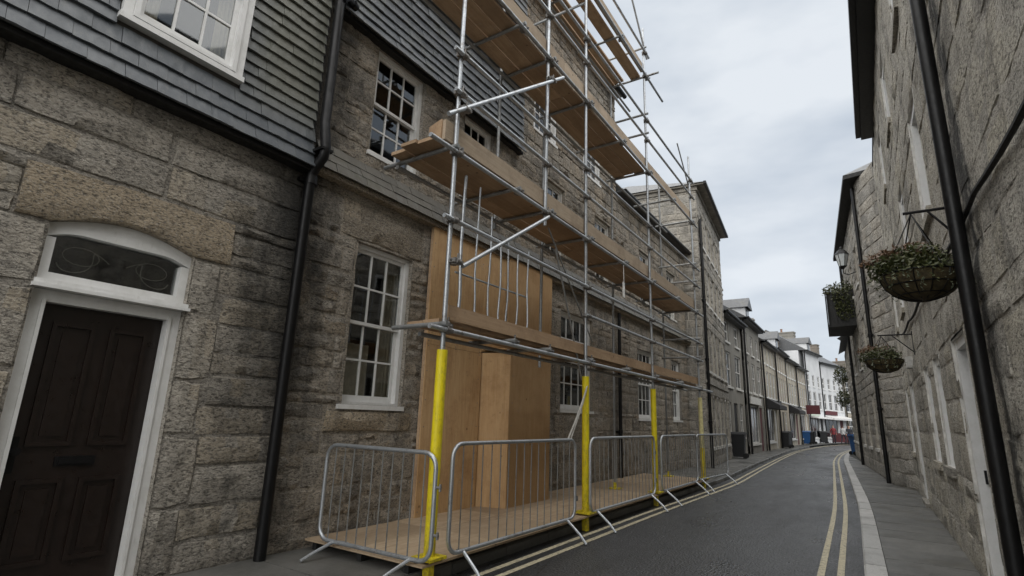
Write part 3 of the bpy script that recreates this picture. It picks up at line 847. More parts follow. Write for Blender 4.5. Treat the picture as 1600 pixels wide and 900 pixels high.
# slate cladding rows
rows = []; z = 3.98; ro = [0.20, 0.165, 0.14, 0.125, 0.112]
k = 0
while z < 7.0:
    hh = 0.15 if k < 3 else 0.122
    db = ro[k] if k < len(ro) else 0.105; dt = (ro[k + 1] if k + 1 < len(ro) else 0.105) - 0.028
    rows.append((z, z + hh, db, dt)); z += hh; k += 1
lay_slates(WL, h1, ['slate_near'], rows, [(1.255, 2.29, 4.50, 6.4)], -0.3, 3.16, 0.235, 0.017, 300, 21)
m = MB(); WL.box(m, -0.5, 3.16, 3.95, 4.0, 0.0, 0.15); part('fascia_board', m, 'dark_timber', h1)
# slate-storey window: white architrave + sash
W2 = Wall((-4.9 + 0.16, 0, 0), (0, 1, 0))
m = MB(); W2.box(m, 1.265, 1.335, 4.55, 6.4, -0.12, 0.0); W2.box(m, 2.205, 2.28, 4.55, 6.4, -0.12, 0.0); W2.box(m, 1.25, 2.295, 4.50, 4.552, -0.12, 0.015); W2.box(m, 1.335, 2.205, 6.3, 6.4, -0.12, 0.0)
part('architrave', m, 'white_paint', h1)
sash_window(W2, h1, 1.337, 2.203, 4.555, 6.30, 3, 2, 2, 0.0, True, False, 0.04, curtain=[(1.36, 1.55, 4.6), (2.02, 2.19, 4.6)])
# front door
m = MB(); dq = -0.16
WL.box(m, 1.19, 1.285, 0.1, 2.245, dq, dq + 0.10); WL.box(m, 2.125, 2.22, 0.1, 2.245, dq, dq + 0.10)
WL.box(m, 1.285, 2.125, 2.16, 2.245, dq, dq + 0.098)
WL.box(m, 1.265, 1.289, 0.1, 2.18, dq + 0.03, dq + 0.115); WL.box(m, 2.121, 2.145, 0.1, 2.18, dq + 0.03, dq + 0.115)
df = part('door_frame', m, 'white_paint', h1)
m = MB(); WL.box(m, 1.17, 2.245, 2.248, 2.275, dq, dq + 0.20); WL.box(m, 1.18, 2.235, 2.275, 2.31, dq, dq + 0.175); part('transom', m, 'white_paint', df)
# fanlight frame following the arch
def arch_z(u): return 2.74 + 0.115 * math.sin(math.pi * min(max((u - 1.19) / 1.03, 0), 1))
m = MB(); N = 14
for i in range(N):
    a, b = 1.19 + 1.03 * i / N, 1.19 + 1.03 * (i + 1) / N
    m.hexa([WL.p(a, min(arch_z(a) - 0.10, 2.70), dq + 0.01), WL.p(a, min(arch_z(a) - 0.10, 2.70), dq + 0.11), WL.p(b, min(arch_z(b) - 0.10, 2.70), dq + 0.11), WL.p(b, min(arch_z(b) - 0.10, 2.70), dq + 0.01),
            WL.p(a, arch_z(a), dq + 0.01), WL.p(a, arch_z(a), dq + 0.11), WL.p(b, arch_z(b), dq + 0.11), WL.p(b, arch_z(b), dq + 0.01)])
WL.box(m, 1.192, 1.26, 2.31, 2.64, dq + 0.012, dq + 0.108); WL.box(m, 2.15, 2.218, 2.31, 2.64, dq + 0.012, dq + 0.108); WL.box(m, 1.26, 2.15, 2.31, 2.375, dq + 0.012, dq + 0.106)
fl = part('fanlight', m, 'white_paint', h1)
m = MB(); WL.box(m, 1.25, 2.16, 2.36, 2.72, dq + 0.04, dq + 0.046); part('pane', m, 'window_glass', fl)
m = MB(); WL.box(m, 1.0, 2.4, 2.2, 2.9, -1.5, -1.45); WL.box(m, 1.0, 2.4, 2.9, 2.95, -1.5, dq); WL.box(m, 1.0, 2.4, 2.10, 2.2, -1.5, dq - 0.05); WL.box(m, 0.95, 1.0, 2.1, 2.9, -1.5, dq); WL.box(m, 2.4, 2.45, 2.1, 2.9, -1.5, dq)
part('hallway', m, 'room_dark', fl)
m = MB()   # leaded scrollwork behind the glass
for sgn in (-1, 1):
    pts = []
    for i in range(22):
        t = i / 21; a = t * math.pi * 1.35
        pts.append(WL.p(1.705 + sgn * (0.06 + 0.30 * t + 0.04 * math.sin(a * 2)), 2.50 + 0.10 * math.sin(a * 1.3 + 0.4) * (1 - 0.2 * t), dq + 0.035))
    m.tube(pts, 0.0045, 5)
    m.tube([WL.p(1.705 + sgn * (0.25 + 0.12 * math.cos(a)), 2.55 + 0.07 * math.sin(a), dq + 0.035) for a in [i * 2 * math.pi / 16 for i in range(16)]], 0.0035, 5, closed=True)
part('scrollwork', m, 'lead_grey', fl)
m = MB(); WL.box(m, 1.285, 2.125, 0.12, 2.158, dq - 0.04, dq + 0.012)
dr = part('door', m, 'door_paint', h1)
for (a, b, c, e) in ((1.385, 1.655, 1.13, 2.03), (1.755, 2.025, 1.13, 2.03), (1.385, 1.655, 0.32, 0.90), (1.755, 2.025, 0.32, 0.90)):
    m = MB(); q = dq + 0.012
    for (x0, x1, y0, y1) in ((a, b, c, c + 0.03), (a, b, e - 0.03, e), (a, a + 0.03, c + 0.03, e - 0.03), (b - 0.03, b, c + 0.03, e - 0.03)):
        WL.box(m, x0, x1, y0, y1, q, q + 0.02)
    WL.box(m, a + 0.07, b - 0.07, c + 0.07, e - 0.07, q, q + 0.01)
    part('door_panel', m, 'door_paint', dr)
m = MB(); WL.box(m, 1.58, 1.83, 0.985, 1.055, dq + 0.012, dq + 0.026); WL.box(m, 1.605, 1.805, 1.0, 1.038, dq + 0.026, dq + 0.034); part('letterbox', m, 'black_iron', dr)
m = MB(); m.tube([WL.p(1.335, 1.10, dq + 0.01), WL.p(1.335, 1.10, dq + 0.05), WL.p(1.335, 1.10, dq + 0.075)], [0.02, 0.014, 0.03], 10); WL.box(m, 1.315, 1.355, 0.95, 1.2, dq + 0.01, dq + 0.018); part('door_knob', m, 'black_iron', dr, True)
m = MB(); WL.box(m, 1.15, 2.26, 0.0, 0.115, -0.2, 0.12); part('door_step', m, 'granite_near', h1)
# downpipe between the two houses
pp = pipe(h1, WL, 3.2, 0.10, 0.1, 4.0, 0.055, 'drainpipe', [WL.p(3.19, 0.10, 0.10), WL.p(3.19, 3.9, 0.10), WL.p(3.2, 4.0, 0.15), WL.p(3.2, 4.10, 0.27), WL.p(3.2, 4.2, 0.29), WL.p(3.2, 4.5, 0.22), WL.p(3.2, 7.2, 0.2)], (3.86,))
m = MB(); WL.box(m, 3.13, 3.27, 4.16, 4.19, 0.1, 0.33); part('pipe_bracket', m, 'black_iron', pp)
m = MB(); m.tube([WL.p(3.2, 6.12, 0.25), WL.p(3.29, 6.22, 0.23), WL.p(3.42, 6.24, 0.16), WL.p(3.46, 6.16, 0.08)], 0.045, 10); m.tube([WL.p(3.4, 6.24, 0.17), WL.p(3.45, 6.235, 0.155)], 0.062, 10); part('branch_pipe', m, 'black_iron', pp, True)

# ------------------------------------------------------------------ scaffolded house
h2 = thing('scaffolded_house', (-6.5, 8, 0), 'dark granite terrace house with white sash windows standing behind the scaffolding', 'house')
gf1 = (3.96, 4.92, 1.53, 3.43); gf3 = (9.1, 10.55, 1.62, 3.55); gf4 = (13.3, 14.6, 1.52, 3.3); gf5 = (16.2, 17.1, 1.52, 3.3)
f1 = (4.0, 4.9, 4.62, 6.12); f1b = (5.82, 6.60, 4.75, 6.14); f2 = [(8.3, 9.2, 4.62, 6.1), (10.7, 11.6, 4.62, 6.1), (13.6, 14.5, 4.62, 6.1), (16, 16.9, 4.62, 6.1)]
s2 = [(7.9, 8.8, 6.95, 8.6), (10.1, 11.0, 6.95, 8.6)]
holes = [gf1, gf3, gf4, gf5, f1, f1b] + f2
m = MB(); facade(WL, m, 3.2, 18.0, 0.0, 6.3, holes, 0.14, 0.004, ragged=0.02); facade(WL, m, 12.0, 18.0, 6.3, 7.2, [], 0.1, -0.008); part('wall', m, 'mortar_rubble', h2, True)
m = MB(); facade(WL, m, 3.2, 7.4, 6.3, 9.9, [], 0.08, 0.05); facade(WL, m, 7.4, 12.0, 6.3, 9.9, s2, 0.1, -0.008); WL.box(m, 3.2, 12.05, 9.9, 10.0, -7, 0.22)
WL.box(m, 11.98, 12.02, 7.2, 9.9, -7, -0.01); part('upper_wall', m, 'mortar_rubble', h2)
m = MB(); WL.box(m, 3.2, 12, 0, 9.9, -7, -1.9); WL.box(m, 12, 18.0, 0, 7.2, -7, -1.9); WL.box(m, 17.9, 18.0, 0, 7.2, -1.9, -0.02); part('house_body', m, 'grey_render', h2)
fx = [(3.72, 5.12, 3.43, 3.93, 'lintel', 'lintel_stone', 1.2), (3.78, 5.12, 1.22, 1.47, 'stone_sill', 'lintel_stone', 1.5)]
lay_stones(WL, h2, 'granite_rubble', 3.2, 18.0, 0.1, 4.05, (0.17, 0.34), (0.2, 0.62), holes, 0.030, -0.014, 250, 0.016, 17, fx, vis=0.2, jag=0.3)
lay_stones(WL, h2, 'granite_rubble', 3.3, 18.0, 4.38, 6.15, (0.15, 0.27), (0.2, 0.55), holes, 0.030, -0.014, 240, 0.016, 19, (), vis=0.25, jag=0.25, name='upper_stone')
lay_stones(WL, h2, 'granite_rubble', 12.0, 18.0, 6.15, 7.1, (0.18, 0.27), (0.25, 0.6), [], 0.034, -0.012, 60, 0.016, 23, (), vis=0.25, name='eaves_stone')
# weathering course of slates between the storeys
rows = [(4.05, 4.17, 0.17, 0.12), (4.17, 4.29, 0.13, 0.06), (4.29, 4.40, 0.07, 0.015)]
lay_slates(WL, h2, ['slate_mossy'], rows, [], 3.26, 18.0, 0.24, 0.014, 120, 31)
m = MB(); WL.box(m, 3.26, 18.0, 4.0, 4.06, 0.0, 0.13); part('string_course', m, 'lintel_stone', h2)
rows = []; z = 6.12; k = 0; ro = [0.17, 0.14, 0.118]
while z < 9.8:
    db = ro[k] if k < 3 else 0.10; dt = (ro[k + 1] if k + 1 < 3 else 0.10) - 0.028
    rows.append((z, z + 0.14, db, dt)); z += 0.14; k += 1
sl_h = [(a - 0.08, b + 0.08, c - 0.06, e + 0.08) for a, b, c, e in s2]
lay_slates(WL, h2, ['slate', 'slate'], rows, [], 3.3, 7.4, 0.27, 0.016, 180, 33)
lay_stones(WL, h2, 'granite_rubble', 7.42, 12.0, 6.15, 9.9, (0.16, 0.27), (0.2, 0.55), s2, 0.036, -0.014, 180, 0.016, 27, (), vis=0.2, jag=0.2, name='top_stone')
m = MB(); WL.box(m, 3.26, 7.4, 6.10, 6.15, 0.0, 0.11); part('fascia_board', m, 'dark_timber', h2)
# windows
sash_window(WL, h2, *gf1[:4], 3, 2, 2, 0.07, curtain=[(4.66, 4.9, 1.5), (3.98, 4.5, 1.5, 2.25), (3.98, 4.08, 1.5)])
sash_window(WL, h2, *f1[:4], 3, 2, 2, 0.07, curtain=[(4.02, 4.2, 4.6)])
sash_window(WL, h2, *f1b[:4], 3, 2, 2, 0.07)
sash_window(WL, h2, *gf3[:4], 4, 2, 2, 0.07, near=False)
sash_window(WL, h2, *gf4[:4], 4, 2, 2, 0.07, near=False, panes=False)
sash_window(WL, h2, *gf5[:4], 3, 2, 2, 0.07, near=False, panes=False)
for q in f2: sash_window(WL, h2, *q, 3, 2, 2, 0.07, near=False, panes=False, paint='white_grubby')
W3 = Wall((-4.9 + 0.13, 0, 0), (0, 1, 0))
for iq, q in enumerate(s2): sash_window(WL, h2, *q, 3, 2, 2, 0.02, near=False, panes=False, room=False, gm='far_glass')
# gutters, roof
m = MB(); WL.box(m, 12.0, 18.0, 7.16, 7.2, -0.05, 0.2)
m.add([WL.p(12.0, 7.22, 0.22), WL.p(18.0, 7.22, 0.22), WL.p(18.0, 10.1, -3.5), WL.p(12.0, 10.1, -3.5)], [(0, 1, 2, 3)]); part('roof', m, 'slate_roof', h2)
m = MB(); m.tube([WL.p(12.0, 7.16, 0.26), WL.p(18.0, 7.16, 0.26)], 0.06, 10); m.tube([WL.p(3.2, 9.88, 0.28), WL.p(12.05, 9.88, 0.28)], 0.06, 10); part('gutter', m, 'black_iron', h2, True)
for u_, z_ in ((8.9, 3.97), (12.3, 3.97)):
    pipe(h2, WL, u_ if u_ > 10 else 11.9, 0.09, 0.1, z_, 0.04, 'drainpipe', None, (1.2, 2.6))
    break

# ------------------------------------------------------------------ tall granite house beyond the scaffold
ua = Vector((-0.09, 1.0, 0)).normalized()
WT = Wall((-4.35, 18.0, 0), tuple(ua)); TL_, TH = 6.0, 9.6
h3 = thing('tall_granite_house', (-6.5, 20, 0), 'tall pale granite house with overhanging eaves beyond the far end of the scaffold', 'house')
th = []
for z0_, z1_ in ((0.7, 2.4), (3.2, 4.7), (5.6, 6.9), (7.6, 8.8)):
    for u_ in (0.7, 1.75, 2.8, 3.85, 4.9): th.append((u_, u_ + 0.62, z0_, z1_))
m = MB(); facade(WT, m, 0, TL_, 0, TH, th, 0.12, -0.008)
WG = Wall(WT.p(0, 0, -6), tuple(WT.n))       # gable wall facing the camera
facade(WG, m, 0, 6.0, 0, TH, [], 0.1, -0.008); WT.box(m, 0.05, TL_, 0, TH, -6, -0.5); part('wall', m, 'mortar', h3)
lay_stones(WT, h3, 'granite_tall', 0, TL_, 0.1, TH, (0.24, 0.36), (0.35, 0.8), th, 0.03, -0.012, 120, 0.016, 41, (), vis=0.1)
lay_stones(WG, h3, 'granite_tall', 0, 6.0, 0.1, TH, (0.24, 0.36), (0.35, 0.8), [], 0.03, -0.012, 170, 0.016, 43, (), vis=0.1, name='gable_stone')
for q in th: far_window(WT, h3, *q, 2, 2, 0.08, 'white_grubby')
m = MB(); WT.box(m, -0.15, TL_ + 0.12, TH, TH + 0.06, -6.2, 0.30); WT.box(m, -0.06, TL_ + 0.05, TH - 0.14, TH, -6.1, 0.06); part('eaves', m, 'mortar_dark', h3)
m = MB(); WT.box(m, -0.2, TL_ + 0.12, TH + 0.0, TH + 0.09, 0.30, 0.39); part('gutter', m, 'black_iron', h3)
m = MB(); a, b = -0.2, TL_ + 0.12
m.add([WT.p(a, TH + 0.065, 0.30), WT.p(b, TH + 0.065, 0.30), WT.p(b, TH + 0.065, -6.2), WT.p(a, TH + 0.065, -6.2), WT.p(a + 2, TH + 1.3, -2.9), WT.p(b - 2, TH + 1.3, -2.9)], [(0, 1, 5, 4), (1, 2, 5), (2, 3, 4, 5), (3, 0, 4)]); part('roof', m, 'slate_roof', h3)
pipe(h3, WT, 0.12, 0.08, 0.1, TH - 1.2, 0.05, 'drainpipe', None, (1.5, 3.5, 5.5, 7.5))
m = MB(); WT.box(m, 0, TL_, 2.75, 2.85, 0.0, 0.05); part('string_course', m, 'granite_tall', h3)

# ------------------------------------------------------------------ terrace of houses down the left side
PATH = [(-4.95, 24.05), (-5.0, 34), (-4.95, 45), (-4.55, 54), (-3.3, 62), (-0.4, 70), (6, 78)]
def path_at(s):
    acc = 0
    for a, b in zip(PATH, PATH[1:]):
        l = math.hypot(b[0] - a[0], b[1] - a[1])
        if s <= acc + l or (b == PATH[-1]):
            t = (s - acc) / l; return (a[0] + (b[0] - a[0]) * t, a[1] + (b[1] - a[1]) * t)
        acc += l
lots = [  # length, eaves, wall, label, windows per floor, shop
 (4.6, 6.3, 'grey_render', 'narrow grey rendered house with a stone bay, first after the tall granite house', 2, None),
 (5.2, 6.8, 'grey_render', 'grey terrace house with white gabled dormer, second after the tall granite house', 3, 'g'),
 (5.0, 6.3, 'cream', 'cream rendered terrace house with black shop awning', 4, 'a'),
 (5.4, 6.5, 'buff', 'buff coloured terrace house with a row of tall white sashes', 5, None),
 (5.0, 6.4, 'cream', 'cream terrace house with a low black awning beside the blue bin', 4, 'a'),
 (5.0, 6.3, 'buff', 'buff terrace house carrying the hanging burgundy shop sign', 4, 'b'),
 (5.4, 8.2, 'white_render', 'white rendered shop with pale green sign board at the bend', 3, 's'),
 (6.0, 7.6, 'white_render', 'white rendered cafe with long white awning at the end of the street', 4, 'w'),
 (6.0, 6.4, 'cream', 'cream house closing the view at the far end of the street', 3, None)]
s_ = 0.0
for k, (ln, ev, wm, lab, nw, shop) in enumerate(lots):
    a = path_at(s_); b = path_at(s_ + ln); s_ += ln
    A, B = Vector((*a, 0)), Vector((*b, 0)); W = Wall(A, B - A); w_ = (B - A).length
    dy = random.uniform(-0.05, 0.05) if k else -0.12
    W.o += W.n * dy
    h = thing('terrace_house', W.p(w_ / 2, 0, -3), lab, 'house', 'terrace houses down the left side of the street')
    hs = []; step = w_ / nw
    for i in range(nw):
        hs.append((i * step + step * 0.2, i * step + step * 0.8, 3.1, 4.65))
        if ev > 5.8: hs.append((i * step + step * 0.28, i * step + step * 0.72, 5.1, min(6.15, ev - 0.25)))
    gh = []
    if shop in ('a', 'b', 's', 'w', 'g'):
        gh = [(0.35, w_ * 0.62, 0.55, 2.45), (w_ * 0.70, w_ * 0.70 + 0.95, 0.1, 2.4)]
    else:
        gh = [(0.5, 1.35, 0.9, 2.4), (1.9, 2.75, 0.1, 2.4), (3.2, 4.05, 0.9, 2.4)]
    gh = [q for q in gh if q[1] < w_ - 0.1]
    m = MB(); facade(W, m, 0, w_, 0, ev, hs + gh, 0.1, 0.0); W.box(m, 0.0, w_, 0, ev, -6, -0.4); part('wall', m, wm, h)
    pt = 'white_paint' if k > 1 else 'white_grubby'
    for q in hs: far_window(W, h, *q, 2, 2, 0.06, pt)
    for i, q in enumerate(gh):
        if q[2] < 0.2:
            d_ = MB(); W.box(d_, q[0], q[1], 0.1, q[3], -0.09, -0.05); W.box(d_, q[0] + 0.12, q[1] - 0.12, 1.2, q[3] - 0.12, -0.05, -0.035); W.box(d_, q[0] + 0.12, q[1] - 0.12, 0.3, 1.05, -0.05, -0.035)
            part('door', d_, ['dark_timber', 'burgundy', 'white_grubby'][k % 3], h)
        else: far_window(W, h, *q, 3 if q[1] - q[0] > 1.2 else 2, 1 if shop else 2, 0.06, pt)
    # roof
    rz = ev + 2.1; m = MB(); e0 = 0.28
    m.add([W.p(0, ev, e0), W.p(w_, ev, e0), W.p(w_, rz, -3.0), W.p(0, rz, -3.0), W.p(0, ev, -6.2), W.p(w_, ev, -6.2), W.p(0, ev - 0.12, e0), W.p(w_, ev - 0.12, e0), W.p(0, ev - 0.12, -0.02), W.p(w_, ev - 0.12, -0.02)],
          [(0, 1, 2, 3), (3, 2, 5, 4), (6, 7, 1, 0), (8, 9, 7, 6), (0, 3, 4), (1, 5, 2)])
    rf = part('roof', m, 'slate_roof', h)
    m = MB(); m.tube([W.p(0, ev - 0.02, e0 + 0.06), W.p(w_, ev - 0.02, e0 + 0.06)], 0.06, 8); part('gutter', m, 'black_iron', h)
    ch = MB(); cu = w_ - 0.45; ct = rz + random.uniform(0.55, 1.0) - (0.3 if k > 5 else 0)
    W.box(ch, cu, cu + 0.7, ev + 0.5, ct, -3.4, -1.9); W.box(ch, cu - 0.05, cu + 0.75, ct, ct + 0.12, -3.45, -1.85); W.box(ch, cu - 0.03, cu + 0.73, ct - 0.3, ct - 0.2, -3.43, -1.87)
    co = part('chimney', ch, ['grey_render', 'chimney_brick', 'chimney_brick'][k % 3], h)
    for q in range(1 + k % 2):
        m = MB(); p = W.p(cu + 0.4, ct + 0.12, -3.1 + q * 0.45); m.lathe(p, [(0.11, 0), (0.09, 0.3), (0.12, 0.33), (0.12, 0.38), (0.08, 0.38), (0.08, 0.0)], 10); part('chimney_pot', m, 'terracotta', co, True)
    pipe(h, W, 0.1, 0.08, 0.1, ev - 0.1, 0.05, 'drainpipe')
    if k in (1, 3, 6):   # dormer
        m = MB(); u0_ = w_ * 0.3; u1_ = u0_ + 1.25; zt = ev + 0.85
        W.box(m, u0_, u1_, ev + 0.1, zt, -1.8, -0.05)
        dm = part('dormer', m, 'white_render', h)
        m = MB(); um = (u0_ + u1_) / 2
        m.add([W.p(u0_ - 0.12, zt - 0.02, 0.12), W.p(um, zt + 0.6, 0.12), W.p(u1_ + 0.12, zt - 0.02, 0.12), W.p(u0_ - 0.12, zt - 0.02, -2.4), W.p(um, zt + 0.6, -2.6), W.p(u1_ + 0.12, zt - 0.02, -2.4)], [(0, 3, 4, 1), (1, 4, 5, 2), (0, 1, 2)])
        part('dormer_roof', m, 'slate_roof', dm)
        m = MB(); W.box(m, u0_ + 0.3, u1_ - 0.3, ev + 0.25, zt - 0.1, -0.045, -0.02); part('dormer_window', m, 'far_glass', dm)
    if shop == 'g':
        m = MB(); W.box(m, 0.3, w_ * 0.66, 2.5, 2.85, 0.0, 0.16); part('shop_fascia', m, 'white_grubby', h)
    if shop == 'a':
        m = MB(); m.hexa([W.p(0.3, 2.45, 0.02), W.p(0.3, 2.40, 0.75), W.p(w_ * 0.66, 2.40, 0.75), W.p(w_ * 0.66, 2.45, 0.02), W.p(0.3, 3.05, 0.02), W.p(0.3, 2.62, 0.75), W.p(w_ * 0.66, 2.62, 0.75), W.p(w_ * 0.66, 3.05, 0.02)]); part('awning', m, 'awning_dark', h)
        m = MB(); W.box(m, w_ * 0.7, w_ * 0.95, 2.55, 3.0, 0.0, 0.3); part('window_box', m, 'dark_timber', h)
    if shop == 'b':
        m = MB(); W.box(m, w_ - 1.3, w_ - 1.22, 2.55, 3.3, 0.05, 1.1); part('hanging_sign', m, 'burgundy', h)
        m = MB(); W.box(m, 0.3, w_ * 0.64, 2.5, 2.85, 0.0, 0.12); part('shop_fascia', m, 'white_grubby', h)
    if shop == 's':
        m = MB(); W.box(m, 0.6, w_ * 0.62, 2.5, 3.05, 0.0, 0.1); W.box(m, 0.56, w_ * 0.62 + 0.04, 2.46, 2.5, 0, 0.12); part('sign_board', m, 'sign_pale', h)
        m = MB(); m.hexa([W.p(0.2, 2.30, 0.02), W.p(0.2, 2.22, 0.7), W.p(w_, 2.22, 0.7), W.p(w_, 2.30, 0.02), W.p(0.2, 2.44, 0.02), W.p(0.2, 2.30, 0.7), W.p(w_, 2.30, 0.7), W.p(w_, 2.44, 0.02)]); part('awning', m, 'white_paint', h)
    if shop == 'w':
        m = MB(); m.hexa([W.p(0.1, 2.30, 0.02), W.p(0.1, 2.2, 0.9), W.p(w_, 2.2, 0.9), W.p(w_, 2.30, 0.02), W.p(0.1, 2.62, 0.02), W.p(0.1, 2.36, 0.9), W.p(w_, 2.36, 0.9), W.p(w_, 2.62, 0.02)]); part('awning', m, 'white_paint', h)
        m = MB(); W.box(m, 0.5, w_ * 0.6, 2.66, 3.05, 0.0, 0.08); part('sign_board', m, 'burgundy', h)

# ------------------------------------------------------------------ right-hand granite building
WR = Wall((0.75, 0, 0), (0, -1, 0))          # u = -y
hr = thing('right_granite_building', (3, 8, 0), 'tall grey granite building along the right pavement with black drainpipe and gutter', 'building')
YE = 16.3; RT = 8.2
oy = [(5.9, 6.78, 0.1, 2.32), (8.0, 8.75, 1.05, 2.35), (9.4, 10.15, 1.05, 2.35), (12.9, 13.8, 0.1, 2.4), (14.8, 15.5, 1.0, 2.4),
      (6.6, 7.45, 3.7, 5.1), (9.4, 10.2, 3.7, 5.1), (12.2, 13.0, 3.7, 5.1), (14.6, 15.3, 3.7, 5.1), (6.6, 7.4, 6.2, 7.4), (9.4, 10.2, 6.2, 7.4), (12.2, 13.0, 6.2, 7.4)]
ro_ = [(-b, -a, c, e) for a, b, c, e in oy]
m = MB(); facade(WR, m, -YE, 3.0, 0, RT, ro_, 0.2, -0.001, 0, 1, ragged=0.012); WR.box(m, -YE, 3.0, 0, RT, -6, -0.7); part('wall', m, ['mortar_right', 'white_grubby'], hr, True)
lay_stones(WR, hr, 'granite_right', -YE, -1.0, 0.1, RT, (0.30, 0.46), (0.55, 1.2), ro_, 0.022, -0.013, 300, 0.010, 51, (), vis=0.25)
for i, q in enumerate(ro_):
    m = MB(); a, b, c, e = q
    WR.box(m, a, a + 0.09, c, e, -0.2, -0.02); WR.box(m, b - 0.09, b, c, e, -0.2, -0.02); WR.box(m, a + 0.09, b - 0.09, e - 0.09, e, -0.2, -0.025)
    nm = 'door_frame' if c < 0.2 else 'window'
    f = part(nm, m, 'white_paint', hr)
    if c < 0.2:
        m = MB(); WR.box(m, a + 0.09, b - 0.09, 0.12, e - 0.09, -0.18, -0.13)
        WR.box(m, a + 0.2, b - 0.2, 1.25, e - 0.25, -0.13, -0.115); WR.box(m, a + 0.2, b - 0.2, 0.3, 1.05, -0.13, -0.115); part('door', m, 'dark_timber', f)
        m = MB(); WR.box(m, a + 0.11, a + 0.14, 1.0, 1.12, -0.13, -0.07); part('door_handle', m, 'black_iron', f)
        m = MB(); WR.box(m, a - 0.1, b + 0.1, 0.09, 0.17, -0.1, 0.06); part('door_step', m, 'granite_right', f)
    else:
        m = MB(); WR.box(m, a + 0.09, b - 0.09, c + 0.03, e - 0.09, -0.17, -0.16); part('pane', m, 'far_glass', f)
        m = MB(); WR.box(m, a + 0.09, b - 0.09, (c + e) / 2 - 0.02, (c + e) / 2 + 0.02, -0.16, -0.13); WR.box(m, (a + b) / 2 - 0.012, (a + b) / 2 + 0.012, c, e - 0.09, -0.16, -0.135); part('glazing_bar', m, 'white_paint', f)
        m = MB(); WR.box(m, a - 0.06, b + 0.06, c - 0.1, c - 0.002, -0.2, 0.05); part('sill', m, 'granite_right', f)
m = MB(); WR.box(m, -13.9, 3.0, RT - 0.12, RT + 0.1, -0.05, 0.26); part('fascia_board', m, 'black_iron', hr)
m = MB(); WR.box(m, -13.9, 3.0, RT - 0.06, RT + 0.1, 0.26, 0.36); part('gutter', m, 'black_iron', hr)
m = MB(); m.add([WR.p(-YE, RT + 0.12, 0.02), WR.p(3, RT + 0.12, 0.02), WR.p(3, RT + 2.6, -3.5), WR.p(-YE, RT + 2.6, -3.5)], [(0, 1, 2, 3)]); m.add([WR.p(-YE, RT, 0), WR.p(-YE, RT + 2.6, -3.5), WR.p(-YE, RT, -6)], [(0, 1, 2)]); part('roof', m, 'slate_roof', hr)
pipe(hr, WR, -4.68, 0.10, 0.05, RT + 0.0, 0.048, 'drainpipe', None, (6.4,))
m = MB(); pts = [WR.p(-(2.0 + 11.5 * i / 30), 2.87 + 0.5 * i / 30 - 0.05 * math.sin(math.pi * ((i % 6) / 6)), 0.035) for i in range(31)]
m.tube(pts, 0.017, 6); part('wall_cable', m, 'black_matt', hr)
m = MB(); WR.box(m, -12.2, -11.9, 2.55, 2.75, 0.0, 0.1); part('alarm_box', m, 'white_grubby', hr)

# second building on the right, turning into the street
hR2 = thing('corner_stone_house', (2, 20, 0), 'gable-ended stone house stepping out beyond the right granite building', 'house')
P_A, P_B, P_C, P_D = Vector((0.85, 15.9, 0)), Vector((0.34, 17.4, 0)), Vector((-0.36, 26, 0)), Vector((-0.8, 33.5, 0))
E2 = 8.5
for idx, (a, b) in enumerate(((P_B, P_A), (P_C, P_B), (P_D, P_C))):
    W = Wall(a, b - a); w_ = (b - a).length
    hs = []
    if idx == 1:
        for c, e in ((0.9, 2.5), (3.5, 4.9), (6.0, 7.2)):
            for u_ in (1.2, 3.4, 5.6, 7.4): hs.append((u_, u_ + 0.75, c, e))
    if idx == 2:
        for c, e in ((0.9, 2.5), (3.5, 4.9), (6.0, 7.2)):
            for u_ in (0.8, 2.8, 4.8): hs.append((u_, u_ + 0.75, c, e))
    E2 = 5.3 if idx == 2 else 8.5; hs = [q for q in hs if q[3] < E2]
    m = MB(); facade(W, m, 0, w_, 0, E2, hs, 0.14, -0.008); part('wall', m, 'mortar', hR2)
    lay_stones(W, hR2, 'granite_tall', 0, w_, 0.1, E2, (0.26, 0.4), (0.4, 0.9), hs, 0.028, -0.012, (80, 130, 40)[idx], 0.014, 61 + idx, (), vis=0.1, name=('gable_stone', 'stone', 'far_stone')[idx])
    for q in hs: far_window(W, hR2, *q, 2, 2, 0.09, 'white_grubby')
    if idx == 1:
        pipe(hR2, W, w_ - 0.3, 0.08, 0.1, E2 - 0.1, 0.05, 'drainpipe', None, (2, 4, 6)); pipe(hR2, W, 0.3, 0.08, 0.1, E2 - 0.1, 0.05, 'drainpipe', None, (2, 4, 6))
m = MB(); N_ = Vector((-0.97, -0.1, 0)) * 0.3
E2 = 8.5; P_E = P_C + Vector((0.0, 0.12, 0))
m.hexa([P_B + N_ + Vector((0, -.25, E2)), P_A + Vector((5, -.25, E2)), P_E + Vector((5, 0, E2)), P_E + N_ + Vector((0, 0, E2)), P_B + N_ + Vector((0, -.25, E2 + 0.12)), P_A + Vector((5, -.25, E2 + 0.12)), P_E + Vector((5, 0, E2 + 0.12)), P_E + N_ + Vector((0, 0, E2 + 0.12))])
part('eaves', m, 'dark_timber', hR2)
m = MB(); zt = E2 + 0.125; q = [P_B + N_ + Vector((0, -.25, zt)), P_A + Vector((5, -.25, zt)), P_E + Vector((5, 0, zt)), P_E + N_ + Vector((0, 0, zt)), Vector((2.6, 19.5, zt + 1.9)), Vector((2.4, 24, zt + 1.9))]
m.add(q, [(0, 1, 4), (1, 2, 5, 4), (2, 3, 5), (3, 0, 4, 5)])
e_ = P_D + N_; f_ = P_C + N_
m.add([f_ + Vector((0, 0, 5.3)), e_ + Vector((0, 0, 5.3)), e_ + Vector((3, 0, 7.0)), f_ + Vector((3, 0, 7.0))], [(3, 2, 1, 0)]); part('roof', m, 'slate_roof', hR2)
